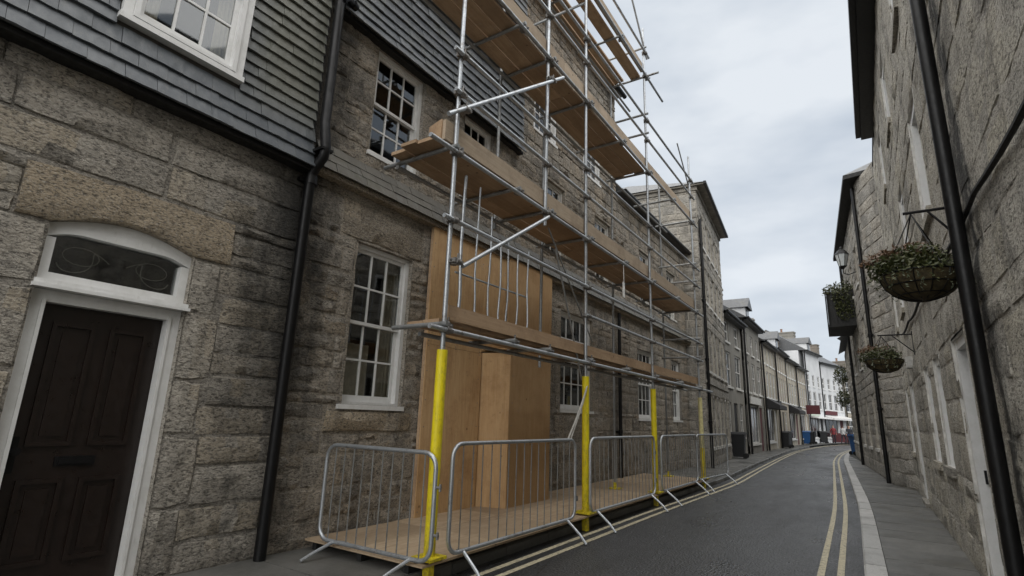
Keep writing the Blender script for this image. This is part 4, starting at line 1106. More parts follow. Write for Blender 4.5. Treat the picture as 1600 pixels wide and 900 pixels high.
m = MB(); m.box(0.9, 6, 16.35, 26, 0, E2); m.box(0.4, 6, 26.01, 33, 0, 5.3); part('house_body', m, 'grey_render', hR2)

hR3 = thing('far_right_house', (2.4, 40, 0), 'plain stone house beyond the corner house on the right, mostly hidden', 'house')
W = Wall((1.2, 47, 0), (-2.0, -13.4, 0)); w_ = 13.5; hs = [(u_, u_ + 0.8, c, e) for c, e in ((0.9, 2.5), (3.4, 4.8)) for u_ in (1.2, 3.6, 6, 8.4, 10.8)]
m = MB(); facade(W, m, 0, w_, 0, 6.2, hs, 0.12); W.box(m, 0, w_, 0, 6.2, -5, -0.4); part('wall', m, 'grey_render', hR3)
for q in hs: far_window(W, hR3, *q, 2, 2, 0.07)
m = MB(); m.add([W.p(0, 6.2, 0.3), W.p(w_, 6.2, 0.3), W.p(w_, 8.0, -3), W.p(0, 8.0, -3)], [(0, 1, 2, 3)]); part('roof', m, 'slate_roof', hR3)

# ------------------------------------------------------------------ scaffold
SX, SI = -3.35, -4.15
RT_ = 0.0242
scf = thing('scaffold', (-3.9, 8.5, 0.2), 'galvanised tube scaffold with timber decks and yellow-sleeved feet along the left wall', 'scaffold')
def tubep(name, a, b, r=RT_, mat='steel_tube', parent=scf, n=10):
    m = MB(); m.tube([a, b], r, n); return part(name, m, mat, parent, True)
cm = MB()      # coupler
for ax, sg in (((0, 0, 1), 1), ((0, 1, 0), -1)):
    A = Vector(ax); c = Vector((0.0 if sg > 0 else 0.048, 0, 0))
    cm.tube([c - A * 0.03, c + A * 0.03], 0.036, 10)
cm.box(-0.018, 0.066, -0.062, -0.034, -0.022, 0.022); cm.box(0.02, 0.075, 0.028, 0.062, -0.018, 0.018); cm.tube([(0.02, -0.09, 0), (0.02, -0.03, 0)], 0.011, 6); cm.tube([(0.048, 0, 0.03), (0.048, 0, 0.085)], 0.011, 6)
cmesh = cm.mesh('coupler', 'coupler_steel', True)
def coupler(x, y, z, rz=0.0):
    put('coupler', cmesh, scf, Matrix.Translation((x, y, z)) @ Matrix.Rotation(rz, 4, 'Z') @ Matrix.Rotation(random.uniform(-.2, .2), 4, 'X'))
STD = [(3.86, 0.2, 10.6), (7.0, 0.2, 10.8), (9.9, 0.2, 9.95), (13.25, 0.2, 8.35)]
LIFTS = [2.24, 4.10, 6.45, 8.72]
for i, (y, z0, z1) in enumerate(STD):
    st = tubep('standard', (SX, y, z0 + 0.0), (SX, y, z1))
    m = MB(); zt = 2.05
    m.tube([(SX, y, 0.24), (SX, y, 0.9 if i == 3 else zt)], 0.052 if i == 0 else 0.05, 14); part('sleeve', m, 'yellow_plastic', st, True)
    if i == 3:
        m = MB(); m.tube([(SX, y, 0.9), (SX, y, zt)], 0.049, 14); part('faded_sleeve', m, 'yellow_pale', st, True)['label'] = 'faded pale yellow upper sleeve'
    m = MB(); m.box(SX - 0.11, SX + 0.11, y - 0.11, y + 0.11, 0.222, 0.245); m.box(SX - 0.035, SX + 0.035, y - 0.035, y + 0.035, 0.002, 0.222)
    part('base_plate', m, 'yellow_plastic', st)
stm = tubep('standard', (SX + 0.0, 5.75, 3.93), (SX, 5.75, 10.4))
for y, z0, z1 in ((5.72, 4.0, 10.0), (9.95, 0.2, 9.2), (13.2, 0.2, 8.0), (7.05, 2.2, 10.2)):
    st = tubep('standard', (SI, y, z0), (SI, y, z1), mat='steel_dull')
    if z0 < 1:
        m = MB(); m.tube([(SI, y, 0.2), (SI, y, 0.32)], 0.04, 12); part('sleeve', m, 'yellow_plastic', st, True)
        m = MB(); m.box(SI - 0.1, SI + 0.1, y - 0.1, y + 0.1, 0.203, 0.225); part('base_plate', m, 'yellow_plastic', st)
ends = {0: (3.6, 14.3), 1: (3.42, 13.75), 2: (3.3, 13.6), 3: (3.3, 11.0)}
LX_ = SX + 0.05
for i, z in enumerate(LIFTS):
    a, b = ends[i]; SI = -3.80 if i == 0 else -4.15
    cut = 8.3 + 0.3 * i
    tubep('ledger', (LX_, a, z), (LX_, cut, z)); tubep('ledger', (LX_, cut + 0.002, z), (LX_, b, z))
    tubep('ledger', (SI + 0.05, a + 0.35, z), (SI + 0.05, min(b, 13.6), z), mat='steel_dull')
    for y in [s[0] for s in STD] + ([5.75] if i > 0 else []):
        if y > b: continue
        coupler(SX, y, z)
    tr = [3.80, 5.0, 5.82, 7.07, 8.5, 9.97, 11.6, 13.18]
    for y in tr:
        if y > b: continue
        far = SX + (0.09 if not (i == 3 and y > 9) else 0.30)
        tubep('transom', (SI - 0.12 if y != 3.80 else SI + 0.02 - 0.2, y, z + 0.052), (far, y, z + 0.052), mat='steel_dull')
        coupler(SX + 0.0, y + 0.06, z + 0.052, math.pi / 2)
    # boards
    zb = z + 0.078; nb = 2 if i == 0 else 3; wbd = 0.225
    xs = [SX - 0.075 - (j + 1) * wbd for j in range(nb)]
    if i == 3: xs = [SX - 0.075 - wbd - 0.03, SX - 0.075 - 2 * wbd - 0.17, SX - 0.075 - 3 * wbd - 0.18]
    y_end = {0: 13.35, 1: 13.3, 2: 12.6 if False else 13.35, 3: 9.98}[i]; y_start = {0: 3.92, 1: 3.62, 2: 2.9, 3: 2.9}[i]
    if i == 2: y_end = 9.98
    for j, x in enumerate(xs):
        y = y_start + random.uniform(-0.05, 0.05)
        while y < y_end - 0.3:
            l = min(random.choice((3.0, 3.9, 2.4)), y_end - y); 
            if y_end - y - l < 0.6: l = y_end - y + random.uniform(-.05, .05)
            m = MB(); dz = random.uniform(0, 0.012); sk = random.uniform(-.006, .006)
            m.hexa([(x + 0.003 + sk, y, zb + dz), (x + wbd - 0.010 + sk, y, zb + dz), (x + wbd - 0.010 - sk, y + l - 0.01, zb + dz), (x + 0.003 - sk, y + l - 0.01, zb + dz),
                    (x + 0.003 + sk, y, zb + dz + 0.038), (x + wbd - 0.010 + sk, y, zb + dz + 0.038), (x + wbd - 0.010 - sk, y + l - 0.01, zb + dz + 0.038), (x + 0.003 - sk, y + l - 0.01, zb + dz + 0.038)])
            part('scaffold_board', m, 'board', scf); y += l
    # toe boards along the outer edge
    tz0 = zb + 0.046; th_ = 0.225 if i else 0.15
    ty = {0: (3.95, 13.3), 1: (3.72, 13.5), 2: (3.0, 13.5), 3: (3.0, 9.9)}[i]; y = ty[0]
    while y < ty[1] - 0.2:
        l = min(3.3 if i else 3.0, ty[1] - y)
        if ty[1] - y - l < 0.7: l = ty[1] - y
        m = MB(); tl = random.uniform(-0.006, 0.006); xo = SX - 0.03
        m.hexa([(xo - 0.04, y, tz0), (xo, y, tz0), (xo, y + l - 0.008, tz0 + tl), (xo - 0.04, y + l - 0.008, tz0 + tl), (xo - 0.04, y, tz0 + th_), (xo, y, tz0 + th_), (xo, y + l - 0.008, tz0 + th_ + tl), (xo - 0.04, y + l - 0.008, tz0 + th_ + tl)])
        part('toe_board', m, 'board_grey' if i != 0 else 'board', scf); y += l
    if i == 1:
        m = MB(); m.hexa([(SX - 0.30, 3.76, tz0 + 0.002), (SX - 0.072, 3.70, tz0 + 0.002), (SX - 0.072, 3.738, tz0 + 0.002), (SX - 0.30, 3.80, tz0 + 0.002), (SX - 0.30, 3.76, tz0 + 0.23), (SX - 0.072, 3.70, tz0 + 0.23), (SX - 0.072, 3.738, tz0 + 0.23), (SX - 0.30, 3.80, tz0 + 0.23)]); part('end_board', m, 'board', scf)
SI = -4.15
# a loose board lying on the first lift
m = MB(); m.obox((SX - 0.22, 6.6, 2.40), (0.115, 0.002, 0), (-0.03, 2.3, 0.004), (0, 0, 0.019)); part('scaffold_board', m, 'board_grey', scf)
# guard rails
for z, a, b in ((2.93, 6.9, 13.5), (3.36, 3.7, 13.5), (4.80, 3.75, 13.6), (5.27, 3.7, 13.6), (7.18, 3.4, 13.45), (7.64, 3.4, 13.45), (9.30, 3.4, 10.1)):
    c = a + (b - a) * random.uniform(0.4, 0.6)
    tubep('guard_rail', (LX_, a, z), (LX_, c, z)); tubep('guard_rail', (LX_, c + 0.002, z), (LX_, b, z))
    for y, _, zt in STD:
        if a <= y <= b and z < zt: coupler(SX, y, z)
    if a < 5.7 and z > 4: coupler(SX, 5.75, z)
# end guard rails at the far end and braces
for z, y in ((4.85, 13.2), (5.3, 13.2), (2.95, 13.2), (3.4, 13.2), (9.32, 9.85), (7.25, 9.85), (7.7, 9.85)):
    tubep('end_rail', (SI - 0.05, y - 0.05, z + 0.05), (SX + 0.1, y - 0.05, z + 0.05), mat='steel_dull')
tubep('brace', (SX + 0.09, 3.62, 4.42), (SX + 0.09, 6.05, 6.32))
tubep('brace', (SX + 0.09, 3.98, 2.90), (SX + 0.09, 5.70, 4.02))
coupler(SX + 0.04, 3.9, 4.62); coupler(SX + 0.04, 5.75, 6.1); coupler(SX + 0.04, 3.9, 2.93)
tubep('brace', (SX - 0.08, 6.2, 3.75), (SX - 0.06, 7.0, 2.0), 0.014, 'steel_dull')
tubep('brace', (SX - 0.09, 6.0, 4.0), (SX - 0.08, 7.4, 2.6), 0.012, 'steel_dull')
tubep('brace', (SX, 9.2, 10.3), (SX + 0.04, 10.0, 9.2), 0.02, 'steel_dull')
tubep('brace', (SX - 0.04, 12.4, 8.35), (SX - 0.03, 13.4, 7.4), 0.016, 'steel_dull')
tubep('brace', (SX - 0.78, 6.2, 7.6), (SX - 0.1, 7.2, 8.6), 0.022, 'steel_dull')
# bars hanging below the second lift, in front of the plywood
gp = thing('bar_panel', (-4.4, 5, 2.36), 'upright steel bar panel standing on the first scaffold deck before the plywood', 'panel')
for k, (y, z0, z1) in enumerate(((4.25, 2.40, 4.05), (4.52, 2.46, 4.02), (4.78, 2.42, 3.75), (5.0, 2.44, 3.45), (5.16, 2.42, 3.6), (5.38, 2.42, 3.5), (5.62, 2.42, 3.55))):
    m = MB(); pts = [(SX - 0.16 + 0.01 * math.sin(j * 1.3 + k), y + 0.006 * math.sin(j * 2 + k), z0 + (z1 - z0) * j / 6) for j in range(7)]
    m.tube(pts, 0.018 if k == 0 else 0.011, 8); part('bar', m, 'steel_tube', gp, True)
m = MB(); m.tube([(SX - 0.185, 4.2, 2.93), (SX - 0.185, 5.66, 2.95)], 0.012, 8); m.tube([(SX - 0.185, 4.2, 2.43), (SX - 0.185, 5.66, 2.43)], 0.012, 8); part('bar_rail', m, 'steel_tube', gp, True)
# tie rope and tag
m = MB(); m.tube([(SX + 0.03, 7.05, 2.0), (SX + 0.045, 6.85, 1.75), (SX + 0.04, 6.6, 1.42), (SX + 0.04, 6.4, 1.2)], 0.012, 6); m.tube([(SX + 0.02, 7.05, 1.95), (SX + 0.05, 6.8, 1.65), (SX + 0.05, 6.42, 1.15)], 0.008, 6)
tag(part('tie_rope', m, 'rope', None, True), 'pale tie rope slanting from the second yellow-sleeved pole down to the barrier', 'rope')
m = MB(); m.tube([(SX + 0.05, 8.4, 4.08), (SX + 0.05, 8.4, 3.75)], 0.006, 6); m.box(SX + 0.04, SX + 0.05, 8.36, 8.44, 3.5, 3.76)
tag(part('scaffold_tag', m, 'tag_white', None), 'small white tag hanging below the second scaffold deck', 'tag')

# ------------------------------------------------------------------ plywood hoarding and walkway deck
ph = thing('plywood_hoarding', (-4.7, 7, 0.2), 'tall plywood hoarding covering the shop front behind the scaffold', 'hoarding')
def sheet(a, b, z0, z1, d, t=0.018, mat='plywood'):
    m = MB(); WL.box(m, a + 0.002, b - 0.002, z0, z1, d, d + t); return part('plywood_sheet', m, mat, ph)
sheet(5.22, 6.44, 0.2, 2.36, 0.075); sheet(5.22, 6.44, 2.364, 4.14, 0.073); sheet(6.44, 7.05, 2.40, 4.1, 0.076)
sheet(7.05, 8.5, 2.42, 4.04, 0.12)
m = MB(); m.hexa([WL.p(6.46, 0.2, 0.05), WL.p(6.62, 0.2, 0.50), WL.p(6.64, 0.2, 0.495), WL.p(6.48, 0.2, 0.045), WL.p(6.46, 2.38, 0.05), WL.p(6.62, 2.38, 0.50), WL.p(6.64, 2.38, 0.495), WL.p(6.48, 2.38, 0.045)]); part('plywood_sheet', m, 'plywood', ph)
m = MB(); WL.box(m, 6.64, 7.85, 0.2, 2.42, 0.48, 0.498); part('plywood_sheet', m, 'plywood', ph)
m = MB(); WL.box(m, 7.832, 7.85, 0.2, 2.42, 0.05, 0.478); part('plywood_sheet', m, 'plywood', ph)
m = MB(); WL.box(m, 6.5, 7.85, 2.422, 2.44, 0.05, 0.49); part('plywood_sheet', m, 'plywood', ph)
m = MB()
for a in (5.24, 6.42, 7.05): WL.box(m, a - 0.02, a + 0.02, 0.2, 4.0, 0.03, 0.072)
part('batten', m, 'board', ph)
scr = MB()
for (a, b, z0, z1, d) in ((5.24, 6.40, 0.25, 2.34, 0.093), (5.24, 6.40, 2.40, 4.10, 0.091), (6.48, 7.02, 2.44, 4.06, 0.094), (7.08, 8.47, 2.46, 4.0, 0.138), (6.68, 7.82, 0.25, 2.38, 0.498)):
    nz_ = int((z1 - z0) / 0.32); nu = max(1, int((b - a) / 0.42))
    for p in [(u, z0 + (z1 - z0) * k / nz_) for k in range(nz_ + 1) for u in (a + 0.02, b - 0.02)] + [(a + (b - a) * k / nu, z) for k in range(1, nu) for z in (z0, z1)]:
        q = WL.p(p[0] + random.uniform(-.008, .008), p[1] + random.uniform(-.02, .02), d); scr.tube([q, q + WL.n * 0.003], 0.008, 6)
part('screws', scr, 'coupler_steel', ph)['kind'] = 'stuff'
dk = thing('plywood_walkway', (-4.1, 8.4, 0.1), 'raised plywood walkway deck behind the crowd barriers under the scaffold', 'walkway')
y = 3.70; 
while y < 13.4:
    l = min(1.22, 13.45 - y)
    for x0, x1 in ((-4.86, -4.2), (-4.196, SX - 0.02 + 0.09)):
        m = MB(); z = 0.182 + random.uniform(0, 0.003)
        m.box(x0, x1, y + 0.002, y + l - 0.002, z, z + 0.018); part('plywood_sheet', m, 'ply_deck', dk)
    y += 1.22
for x in (-4.75, -4.1, -3.50):
    m = MB(); m.box(x - 0.03, x + 0.03, 3.74, 13.4, 0.104, 0.181); part('bearer', m, 'dark_timber', dk)

# ------------------------------------------------------------------ crowd barriers
def barrier(w, zb, zt, nbars, loc, ang, label, zout=0.012, zin=0.212):
    t = thing('crowd_barrier', loc, label, 'barrier', 'crowd barriers round the walkway', ang)
    mw = t.matrix_basis
    def P(x, y, z): return mw @ Vector((x, y, z))
    r = 0.13; pts = []
    for cx, cz, a0 in ((w / 2 - r, zt - r, 0), (-w / 2 + r, zt - r, 90), (-w / 2 + r, zb + r, 180), (w / 2 - r, zb + r, 270)):
        for k in range(6):
            a = R(a0 + 18 * k); pts.append(P(cx + r * math.cos(a), 0, cz + r * math.sin(a)))
    m = MB(); m.tube(pts, 0.0195, 10, closed=True); part('frame', m, 'steel_tube', t, True)
    for k in range(nbars):
        x = -w / 2 + w * (k + 1) / (nbars + 1); j = random.uniform(-.006, .006)
        m = MB(); m.tube([P(x, 0, zb + 0.005), P(x + j, 0.0, (zb + zt) / 2), P(x, 0, zt - 0.005)], 0.0065, 6); part('bar', m, 'steel_dull', t, True)
    for x in (-w / 2 + 0.22, w / 2 - 0.22):
        m = MB()
        for sy in (-1, 1):
            ze = zout if sy < 0 else zin; L_ = 0.30 if zb - ze > 0.08 else 0.12
            m.tube([P(x, 0, zb), P(x + 0.04 * sy, sy * L_ * 0.66, zb * 0.4 + ze * 0.6), P(x + 0.07 * sy, sy * L_, ze)], [0.017, 0.016, 0.015], 8)
        part('foot', m, 'steel_tube', t, True)
    m = MB()
    for z in (zb + 0.22, zt - 0.28):
        a = P(w / 2 + 0.02, 0, z); m.tube([a, a + (mw.to_3x3() @ Vector((0.05, 0, 0)))], 0.013, 8); m.tube([P(w / 2 + 0.06, 0, z - 0.03), P(w / 2 + 0.06, 0, z + 0.03)], 0.012, 8)
    part('hook', m, 'coupler_steel', t, True)
    return t
barrier(1.42, 0.24, 1.12, 10, (-3.90, 3.68, 0.0), R(1), 'short crowd barrier standing across the pavement in front of the wall, nearest the dark door', 0.115)
bx = SX + 0.09
barrier(2.5, 0.24, 1.19, 15, (bx, 5.25, 0.0), R(90), 'crowd barrier along the kerb in front of the plywood, between first and second yellow poles')
barrier(2.65, 0.24, 1.20, 16, (bx, 8.28, 0.0), R(90), 'crowd barrier along the kerb between second and third yellow poles')
barrier(2.45, 0.24, 1.20, 15, (bx, 11.2, 0.0), R(90), 'crowd barrier along the kerb between third and fourth yellow poles')
barrier(2.3, 0.24, 1.20, 14, (bx + 0.03, 13.75, 0.0), R(86), 'last crowd barrier along the kerb, past the faded yellow pole', 0.012, 0.118)

# ------------------------------------------------------------------ hanging baskets
def foliage(mb, c, n, rx, rz, rnd, size, zbias=0.0, lower=-0.2):
    c = Vector(c)
    for _ in range(n):
        th_, ph_ = rnd.uniform(0, 2 * math.pi), rnd.uniform(lower, 1.0)
        rr = rnd.uniform(0.55, 1.08) * (0.82 + 0.3 * noise.noise(Vector((math.cos(th_) * 1.7, math.sin(th_) * 1.7, ph_ * 2))))
        h = math.sqrt(max(0, 1 - ph_ * ph_ * 0.8))
        p = c + Vector((math.cos(th_) * h * rx * rr, math.sin(th_) * h * rx * rr, ph_ * rz * rr + zbias))
        a = Vector((rnd.gauss(0, 1), rnd.gauss(0, 1), rnd.gauss(0, 1))).normalized(); b = a.orthogonal().normalized()
        s_ = size * rnd.uniform(0.5, 1.4)
        mb.add([p - a * s_, p + b * s_ * 0.45 + a * s_ * 0.1, p + a * s_, p - b * s_ * 0.45 + a * s_ * 0.1], [(0, 1, 2, 3)])
def trails(mb, c, n, rx, drop, rnd, size):
    c = Vector(c)
    for _ in range(n):
        a = rnd.uniform(0, 2 * math.pi); L_ = drop * rnd.uniform(0.3, 1.0); k = int(L_ / 0.025) + 2
        for i in range(k):
            t = i / k; p = c + Vector((math.cos(a) * rx * (1 + 0.25 * t), math.sin(a) * rx * (1 + 0.25 * t), 0.05 - L_ * t)) + Vector((rnd.gauss(0, .012), rnd.gauss(0, .012), 0))
            u = Vector((rnd.gauss(0, 1), rnd.gauss(0, 1), rnd.gauss(0, 1))).normalized(); v = u.orthogonal().normalized(); s_ = size * rnd.uniform(0.5, 1.2)
            mb.add([p - u * s_, p + v * s_ * 0.5, p + u * s_, p - v * s_ * 0.5], [(0, 1, 2, 3)])
def basket(loc, r, label, n, seed, zbr, leaf_=0.024):
    rnd = random.Random(seed); c = Vector(loc)
    t = thing('hanging_basket', loc, label, 'hanging basket', 'hanging baskets on the right-hand wall')
    m = MB(); prof = []
    for k in range(10):
        a = -math.pi / 2 + k * math.pi / 18; prof.append((max(0.02, r * math.cos(a)), r * 0.78 * math.sin(a)))
    m.lathe(c, prof, 22)
    for i, v in enumerate(m.v):
        q = Vector(v) - c; kk = 1 + 0.07 * noise.noise(q * 14); m.v[i] = tuple(c + q * kk)
    part('moss_liner', m, 'moss', t, 'all')
    m = MB()
    for k in range(14):
        a = k * 2 * math.pi / 14
        m.tube([c + Vector((r * 1.01 * math.cos(a) * math.cos(b), r * 1.01 * math.sin(a) * math.cos(b), r * 0.79 * math.sin(b))) for b in [-1.5 + j * 0.25 for j in range(7)]], 0.004, 4)
    for b in (-0.9, -0.45, 0.0):
        m.tube([c + Vector((r * 1.015 * math.cos(b) * math.cos(a), r * 1.015 * math.cos(b) * math.sin(a), r * 0.79 * math.sin(b))) for a in [j * 2 * math.pi / 20 for j in range(20)]], 0.005, 4, closed=True)
    part('wire_basket', m, 'black_iron', t)
    hook = c + Vector((0, 0, zbr))
    for k in range(4):
        a = k * math.pi / 2 + 0.5; m = MB(); m.tube([c + Vector((r * math.cos(a), r * math.sin(a), 0)), hook], 0.005, 5); part('chain', m, 'black_iron', t)
    m = MB(); foliage(m, c + Vector((-0.03, 0, 0.05)), n, r * 1.28, r * 0.72, rnd, leaf_, 0.0, -0.4); trails(m, c, int(n / 70), r * 1.02, r * 0.85, rnd, leaf_ * 0.8)
    o = part('foliage', m, 'leaf_green', t); o['kind'] = 'stuff'
    m = MB(); foliage(m, c + Vector((-r * 0.35, r * 0.35, 0.10)), int(n * 0.75), r * 1.15, r * 0.62, rnd, leaf_ * 0.85, 0.02, 0.0)
    o = part('red_foliage', m, 'leaf_red', t); o['kind'] = 'stuff'
    m = MB(); trails(m, c + Vector((-r * 0.1, -r * 0.15, -r * 0.2)), int(n / 75), r * 0.85, r * 0.85, rnd, leaf_ * 0.7)
    o = part('pale_trailing_plant', m, 'leaf_pale', t); o['kind'] = 'stuff'
    b = MB(); wx = 0.74; b.tube([(wx, c.y, hook.z + 0.01), (c.x - 0.05, c.y, hook.z + 0.01)], 0.012, 8); b.tube([(wx, c.y, hook.z - 0.3), (c.x + (wx - c.x) * 0.35, c.y, hook.z)], 0.009, 6); b.box(wx - 0.012, wx, c.y - 0.02, c.y + 0.02, hook.z - 0.34, hook.z + 0.06)
    part('basket_bracket', b, 'black_iron', hr)
    return t
basket((0.43, 4.98, 2.61), 0.255, 'large moss-lined hanging basket with reddish foliage beside the thick drainpipe', 2300, 5, 0.5, 0.021)
basket((0.30, 11.2, 2.62), 0.28, 'smaller looking hanging basket farther along the right wall', 1100, 9, 0.42, 0.026)

# projecting timber box with plants on the corner house
bx_t = thing('projecting_box', (-0.5, 23, 4.8), 'dark timber box projecting from the corner house wall with ivy on top', 'box')
m = MB(); q = [(-0.95, 22.2), (0.05, 22.0), (0.0, 24.6), (-1.05, 24.6)]
m.hexa([(x, y, 5.0) for x, y in q] + [(x, y, 5.10) for x, y in q]); part('base_panel', m, 'dark_timber', bx_t)
m = MB(); m.hexa([(-0.95, 22.2, 5.1), (-0.91, 22.2, 5.1), (-1.01, 24.6, 5.1), (-1.05, 24.6, 5.1), (-0.95, 22.2, 6.3), (-0.91, 22.2, 6.3), (-1.01, 24.6, 6.3), (-1.05, 24.6, 6.3)]); part('front_panel', m, 'dark_timber', bx_t)
m = MB(); m.hexa([(-0.905, 22.2, 5.1), (0.0, 22.0, 5.1), (0.0, 22.04, 5.1), (-0.905, 22.24, 5.1), (-0.905, 22.2, 6.3), (0.0, 22.0, 6.3), (0.0, 22.04, 6.3), (-0.905, 22.24, 6.3)]); part('side_panel', m, 'dark_timber', bx_t)
for k in range(4):
    m = MB(); a = -0.9 + k * 0.25; m.box(a, a + 0.03, 22.12, 22.19 + 0.0, 5.1, 6.3); part('rib', m, 'dark_timber', bx_t)
iv = MB(); rnd = random.Random(3)
for k in range(9): foliage(iv, (-0.80 + 0.11 * k, 22.3 + 0.3 * (k % 4), 6.33), 170, 0.24, 0.30 + 0.1 * (k % 3), rnd, 0.05, 0, -0.5)
for k in range(12): foliage(iv, (-0.62 + 0.055 * k, 22.05, 6.15 - 0.25 * (k % 4)), 80, 0.17, 0.24, rnd, 0.045, 0, -1)
o = put('ivy', iv.mesh('ivy', 'leaf_green')); tag(o, 'dark ivy growing over the top of the projecting timber box', 'plant')
# wall lantern
ln_ = thing('wall_lantern', (0.0, 20.3, 6.4), 'glass wall lantern on an iron bracket on the corner house', 'lantern')
c = Vector((-0.25, 20.3, 7.0))
m = MB(); m.lathe(c, [(0.10, -0.28), (0.19, 0.12), (0.19, 0.14), (0.09, 0.14)], 6); part('glass', m, 'lamp_glass', ln_)
m = MB(); m.lathe(c, [(0.22, 0.14), (0.12, 0.28), (0.05, 0.32), (0.05, 0.38), (0.01, 0.42)], 6); m.lathe(c, [(0.02, -0.38), (0.11, -0.28), (0.11, -0.26), (0.02, -0.26)], 6)
for k in range(6):
    a = k * math.pi / 3; m.tube([c + Vector((0.105 * math.cos(a), 0.105 * math.sin(a), -0.28)), c + Vector((0.195 * math.cos(a), 0.195 * math.sin(a), 0.14))], 0.01, 5)
part('lantern_frame', m, 'black_iron', ln_)
m = MB(); m.tube([c + Vector((0, 0, -0.38)), c + Vector((0.0, 0, -0.5)), c + Vector((0.12, 0, -0.58)), c + Vector((0.36, 0, -0.5))], 0.016, 8); part('bracket', m, 'black_iron', ln_, True)
# trailing plants farther down on the right
for i, (x, y, z, lab) in enumerate(((-0.95, 30.0, 3.9, 'bushy green wall plant hanging from the corner house, upper clump'), (-1.0, 31.5, 2.9, 'green wall plant hanging lower down near the blue bin'))):
    m = MB(); rnd = random.Random(70 + i); foliage(m, (x, y, z), 420, 0.36, 0.55, rnd, 0.06, 0, -1)
    o = tag(put('wall_plant', m.mesh('wall_plant', 'leaf_green')), lab, 'plant', 'wall plants down the right side'); o['kind'] = 'stuff'

# ------------------------------------------------------------------ wheelie bins
def make_bin(mat):
    t = thing('wheelie_bin', (0, 0, 0), '', 'bin', 'wheelie bins along the street')
    m = MB(); b0, b1 = 0.21, 0.27
    m.hexa([(-b0, -b0, 0.06), (b0, -b0, 0.06), (b0, b0, 0.06), (-b0, b0, 0.06), (-b1, -b1 - 0.06, 0.95), (b1, -b1 - 0.06, 0.95), (b1, b1, 0.95), (-b1, b1, 0.95)]); m.box(-b1 - 0.02, b1 + 0.02, -b1 - 0.085, b1 + 0.02, 0.92, 0.965)
    part('body', m, mat, t)
    m = MB(); m.hexa([(-b1 - 0.025, -b1 - 0.10, 0.968), (b1 + 0.025, -b1 - 0.10, 0.968), (b1 + 0.025, b1 + 0.05, 0.968), (-b1 - 0.025, b1 + 0.05, 0.968), (-b1 + 0.03, -b1 - 0.03, 1.045), (b1 - 0.03, -b1 - 0.03, 1.045), (b1 - 0.03, b1 + 0.03, 1.06), (-b1 + 0.03, b1 + 0.03, 1.06)]); part('lid', m, mat, t)
    for s in (-1, 1):
        m = MB(); m.tube([(s * 0.20, b0 + 0.04, 0.1), (s * 0.26, b0 + 0.04, 0.1)], 0.1, 14); part('wheel', m, 'rubber', t, True)
    m = MB(); m.tube([(-0.22, b1 + 0.08, 1.0), (0.22, b1 + 0.08, 1.0)], 0.016, 8); part('handle', m, mat, t, True)
    return t
bb = make_bin('blue_plastic'); kb = make_bin('black_plastic')
first = {'b': bb, 'k': kb}; used = set()
for kind, x, y, rz, lab in (('b', -0.72, 34.4, 2.0, 'blue wheelie bin on the right pavement at the foot of the corner house'), ('b', -0.62, 36.2, 1.7, 'blue wheelie bin just behind another blue one on the right pavement'),
        ('b', -4.5, 50.6, -1.4, 'blue wheelie bin on the left pavement among black ones'), ('k', -4.72, 24.6, -1.5, 'dark wheelie bin nearest the tall granite house, left pavement'), ('k', -4.74, 39.4, -1.5, 'black wheelie bin, first of a close pair under a cream shop'), ('k', -4.74, 40.3, -1.7, 'black wheelie bin, second of a close pair under a cream shop'), ('k', -4.4, 52.0, -1.5, 'black wheelie bin just beyond the blue bin on the left'),
        ('k', -4.3, 53.0, -1.6, 'black wheelie bin second beyond the blue bin on the left'), ('k', -3.75, 57.2, -1.2, 'black wheelie bin nearest the cafe screens on the left pavement')):
    mw = Matrix.Translation((x, y, PAV + 0.005)) @ Matrix.Rotation(rz, 4, 'Z')
    if kind not in used: o = first[kind]; o.matrix_basis = mw; used.add(kind)
    else: o = copy_tree(first[kind], mw)
    o['label'] = lab

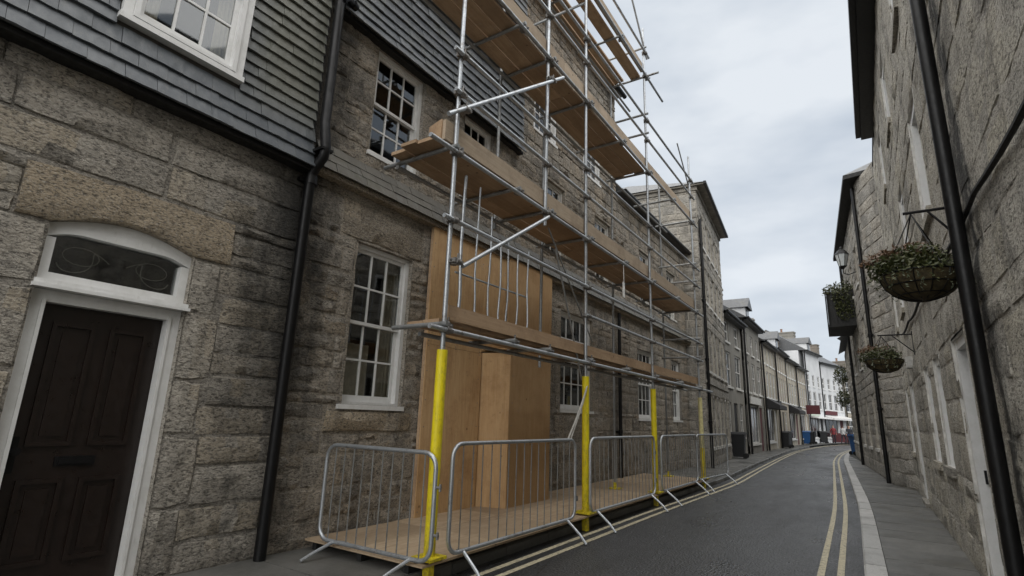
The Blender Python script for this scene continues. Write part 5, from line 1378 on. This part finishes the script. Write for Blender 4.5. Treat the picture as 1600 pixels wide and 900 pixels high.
# ------------------------------------------------------------------ people and cafe screens at the far end
def person(loc, rz, label, top, legs, pose=0.0):
    J = {'pelvis': (0, 0, 0.95), 'chest': (0, 0.0, 1.28), 'neck': (0, 0, 1.48), 'head': (0, -0.02, 1.60), 'crown': (0, -0.01, 1.72),
         'sl': (-0.17, 0, 1.42), 'el': (-0.23, 0.03, 1.15), 'wl': (-0.22, -0.06, 0.92), 'hl': (-0.22, -0.08, 0.83), 'sr': (0.17, 0, 1.42), 'er': (0.23, 0.03, 1.15), 'wr': (0.22, -0.08, 0.92), 'hr': (0.22, -0.10, 0.83),
         'tl': (-0.09, 0, 0.88), 'kl': (-0.10, -0.06 - pose, 0.49), 'al': (-0.10, 0.02 - pose * 0.6, 0.08), 'fl': (-0.10, -0.14 - pose * 0.6, 0.035), 'tr': (0.09, 0, 0.88), 'kr': (0.10, -0.02 + pose * 0.5, 0.49), 'ar': (0.10, 0.06 + pose, 0.08), 'fr': (0.10, -0.10 + pose, 0.035)}
    rad = {'pelvis': .15, 'chest': .155, 'neck': .055, 'head': .095, 'crown': .07, 'sl': .065, 'el': .045, 'wl': .032, 'hl': .035, 'sr': .065, 'er': .045, 'wr': .032, 'hr': .035, 'tl': .09, 'kl': .06, 'al': .042, 'fl': .04, 'tr': .09, 'kr': .06, 'ar': .042, 'fr': .04}
    names = list(J); E_ = [('pelvis', 'chest'), ('chest', 'neck'), ('neck', 'head'), ('head', 'crown'), ('chest', 'sl'), ('sl', 'el'), ('el', 'wl'), ('wl', 'hl'), ('chest', 'sr'), ('sr', 'er'), ('er', 'wr'), ('wr', 'hr'), ('pelvis', 'tl'), ('tl', 'kl'), ('kl', 'al'), ('al', 'fl'), ('pelvis', 'tr'), ('tr', 'kr'), ('kr', 'ar'), ('ar', 'fr')]
    me = bpy.data.meshes.new('figure'); me.from_pydata([J[n_] for n_ in names], [(names.index(a), names.index(b)) for a, b in E_], [])
    o = bpy.data.objects.new('figure_tmp', me); COL.objects.link(o)
    md = o.modifiers.new('skin', 'SKIN'); sd = me.skin_vertices[0].data
    for i, n_ in enumerate(names): sd[i].radius = (rad[n_], rad[n_] * (0.75 if n_ in ('pelvis', 'chest') else 1.0)); sd[i].use_root = (n_ == 'pelvis')
    s2_ = o.modifiers.new('sub', 'SUBSURF'); s2_.levels = 1; s2_.render_levels = 1
    dg = bpy.context.evaluated_depsgraph_get(); em = bpy.data.meshes.new_from_object(o.evaluated_get(dg)); em.name = 'person'
    bpy.data.objects.remove(o)
    em.materials.clear()
    for k_ in ('skin', top, legs, 'hair', 'rubber'): em.materials.append(M[k_])
    for p in em.polygons:
        z = p.center.z; ax = abs(p.center.x); p.use_smooth = True
        p.material_index = 3 if z > 1.64 or (z > 1.56 and p.center.y > 0.0) else 0 if z > 1.46 or (ax > 0.18 and z < 0.95) else 1 if z > 0.90 else 2 if z > 0.09 else 4
    b = bpy.data.objects.new('person', em); COL.objects.link(b); b.matrix_basis = Matrix.Translation(loc) @ Matrix.Rotation(rz, 4, 'Z')
    return tag(b, label, 'person', 'people at the far end of the street')
person((-3.0, 59.0, 0.0), 0.3, 'person in red top and dark trousers standing by the burgundy cafe screens', 'red_cloth', 'dark_cloth')
person((-2.3, 60.5, 0.0), 2.6, 'person in white top walking in the road at the street end', 'white_cloth', 'dark_cloth', 0.16)
person((-1.75, 58.6, 0.0), 0.0, 'person in dark jacket near the right kerb at the street end', 'dark_cloth', 'dark_cloth', 0.1)
for i, (x, y, a, lab) in enumerate(((-2.75, 61.4, 0.5, 'burgundy cafe windbreak screen, left of the pair'), (-1.5, 62.2, 0.3, 'burgundy cafe windbreak screen, right of the pair'))):
    t = thing('cafe_screen', (x, y, 0), lab, 'screen', 'burgundy screens outside the cafe', a); mw = t.matrix_basis
    m = MB(); m.box(-0.7, 0.7, -0.012, 0.012, 0.15, 1.0); m.v = [tuple(mw @ Vector(v)) for v in m.v]; part('canvas', m, 'burgundy', t)
    for s in (-1, 1):
        m = MB(); m.tube([mw @ Vector((s * 0.72, 0, 0.02)), mw @ Vector((s * 0.72, 0, 1.08))], 0.02, 8); m.obox(mw @ Vector((s * 0.72, 0, 0.01)), (0.12, 0, 0), (0, 0.12, 0), (0, 0, 0.01)); part('post', m, 'black_iron', t, True)
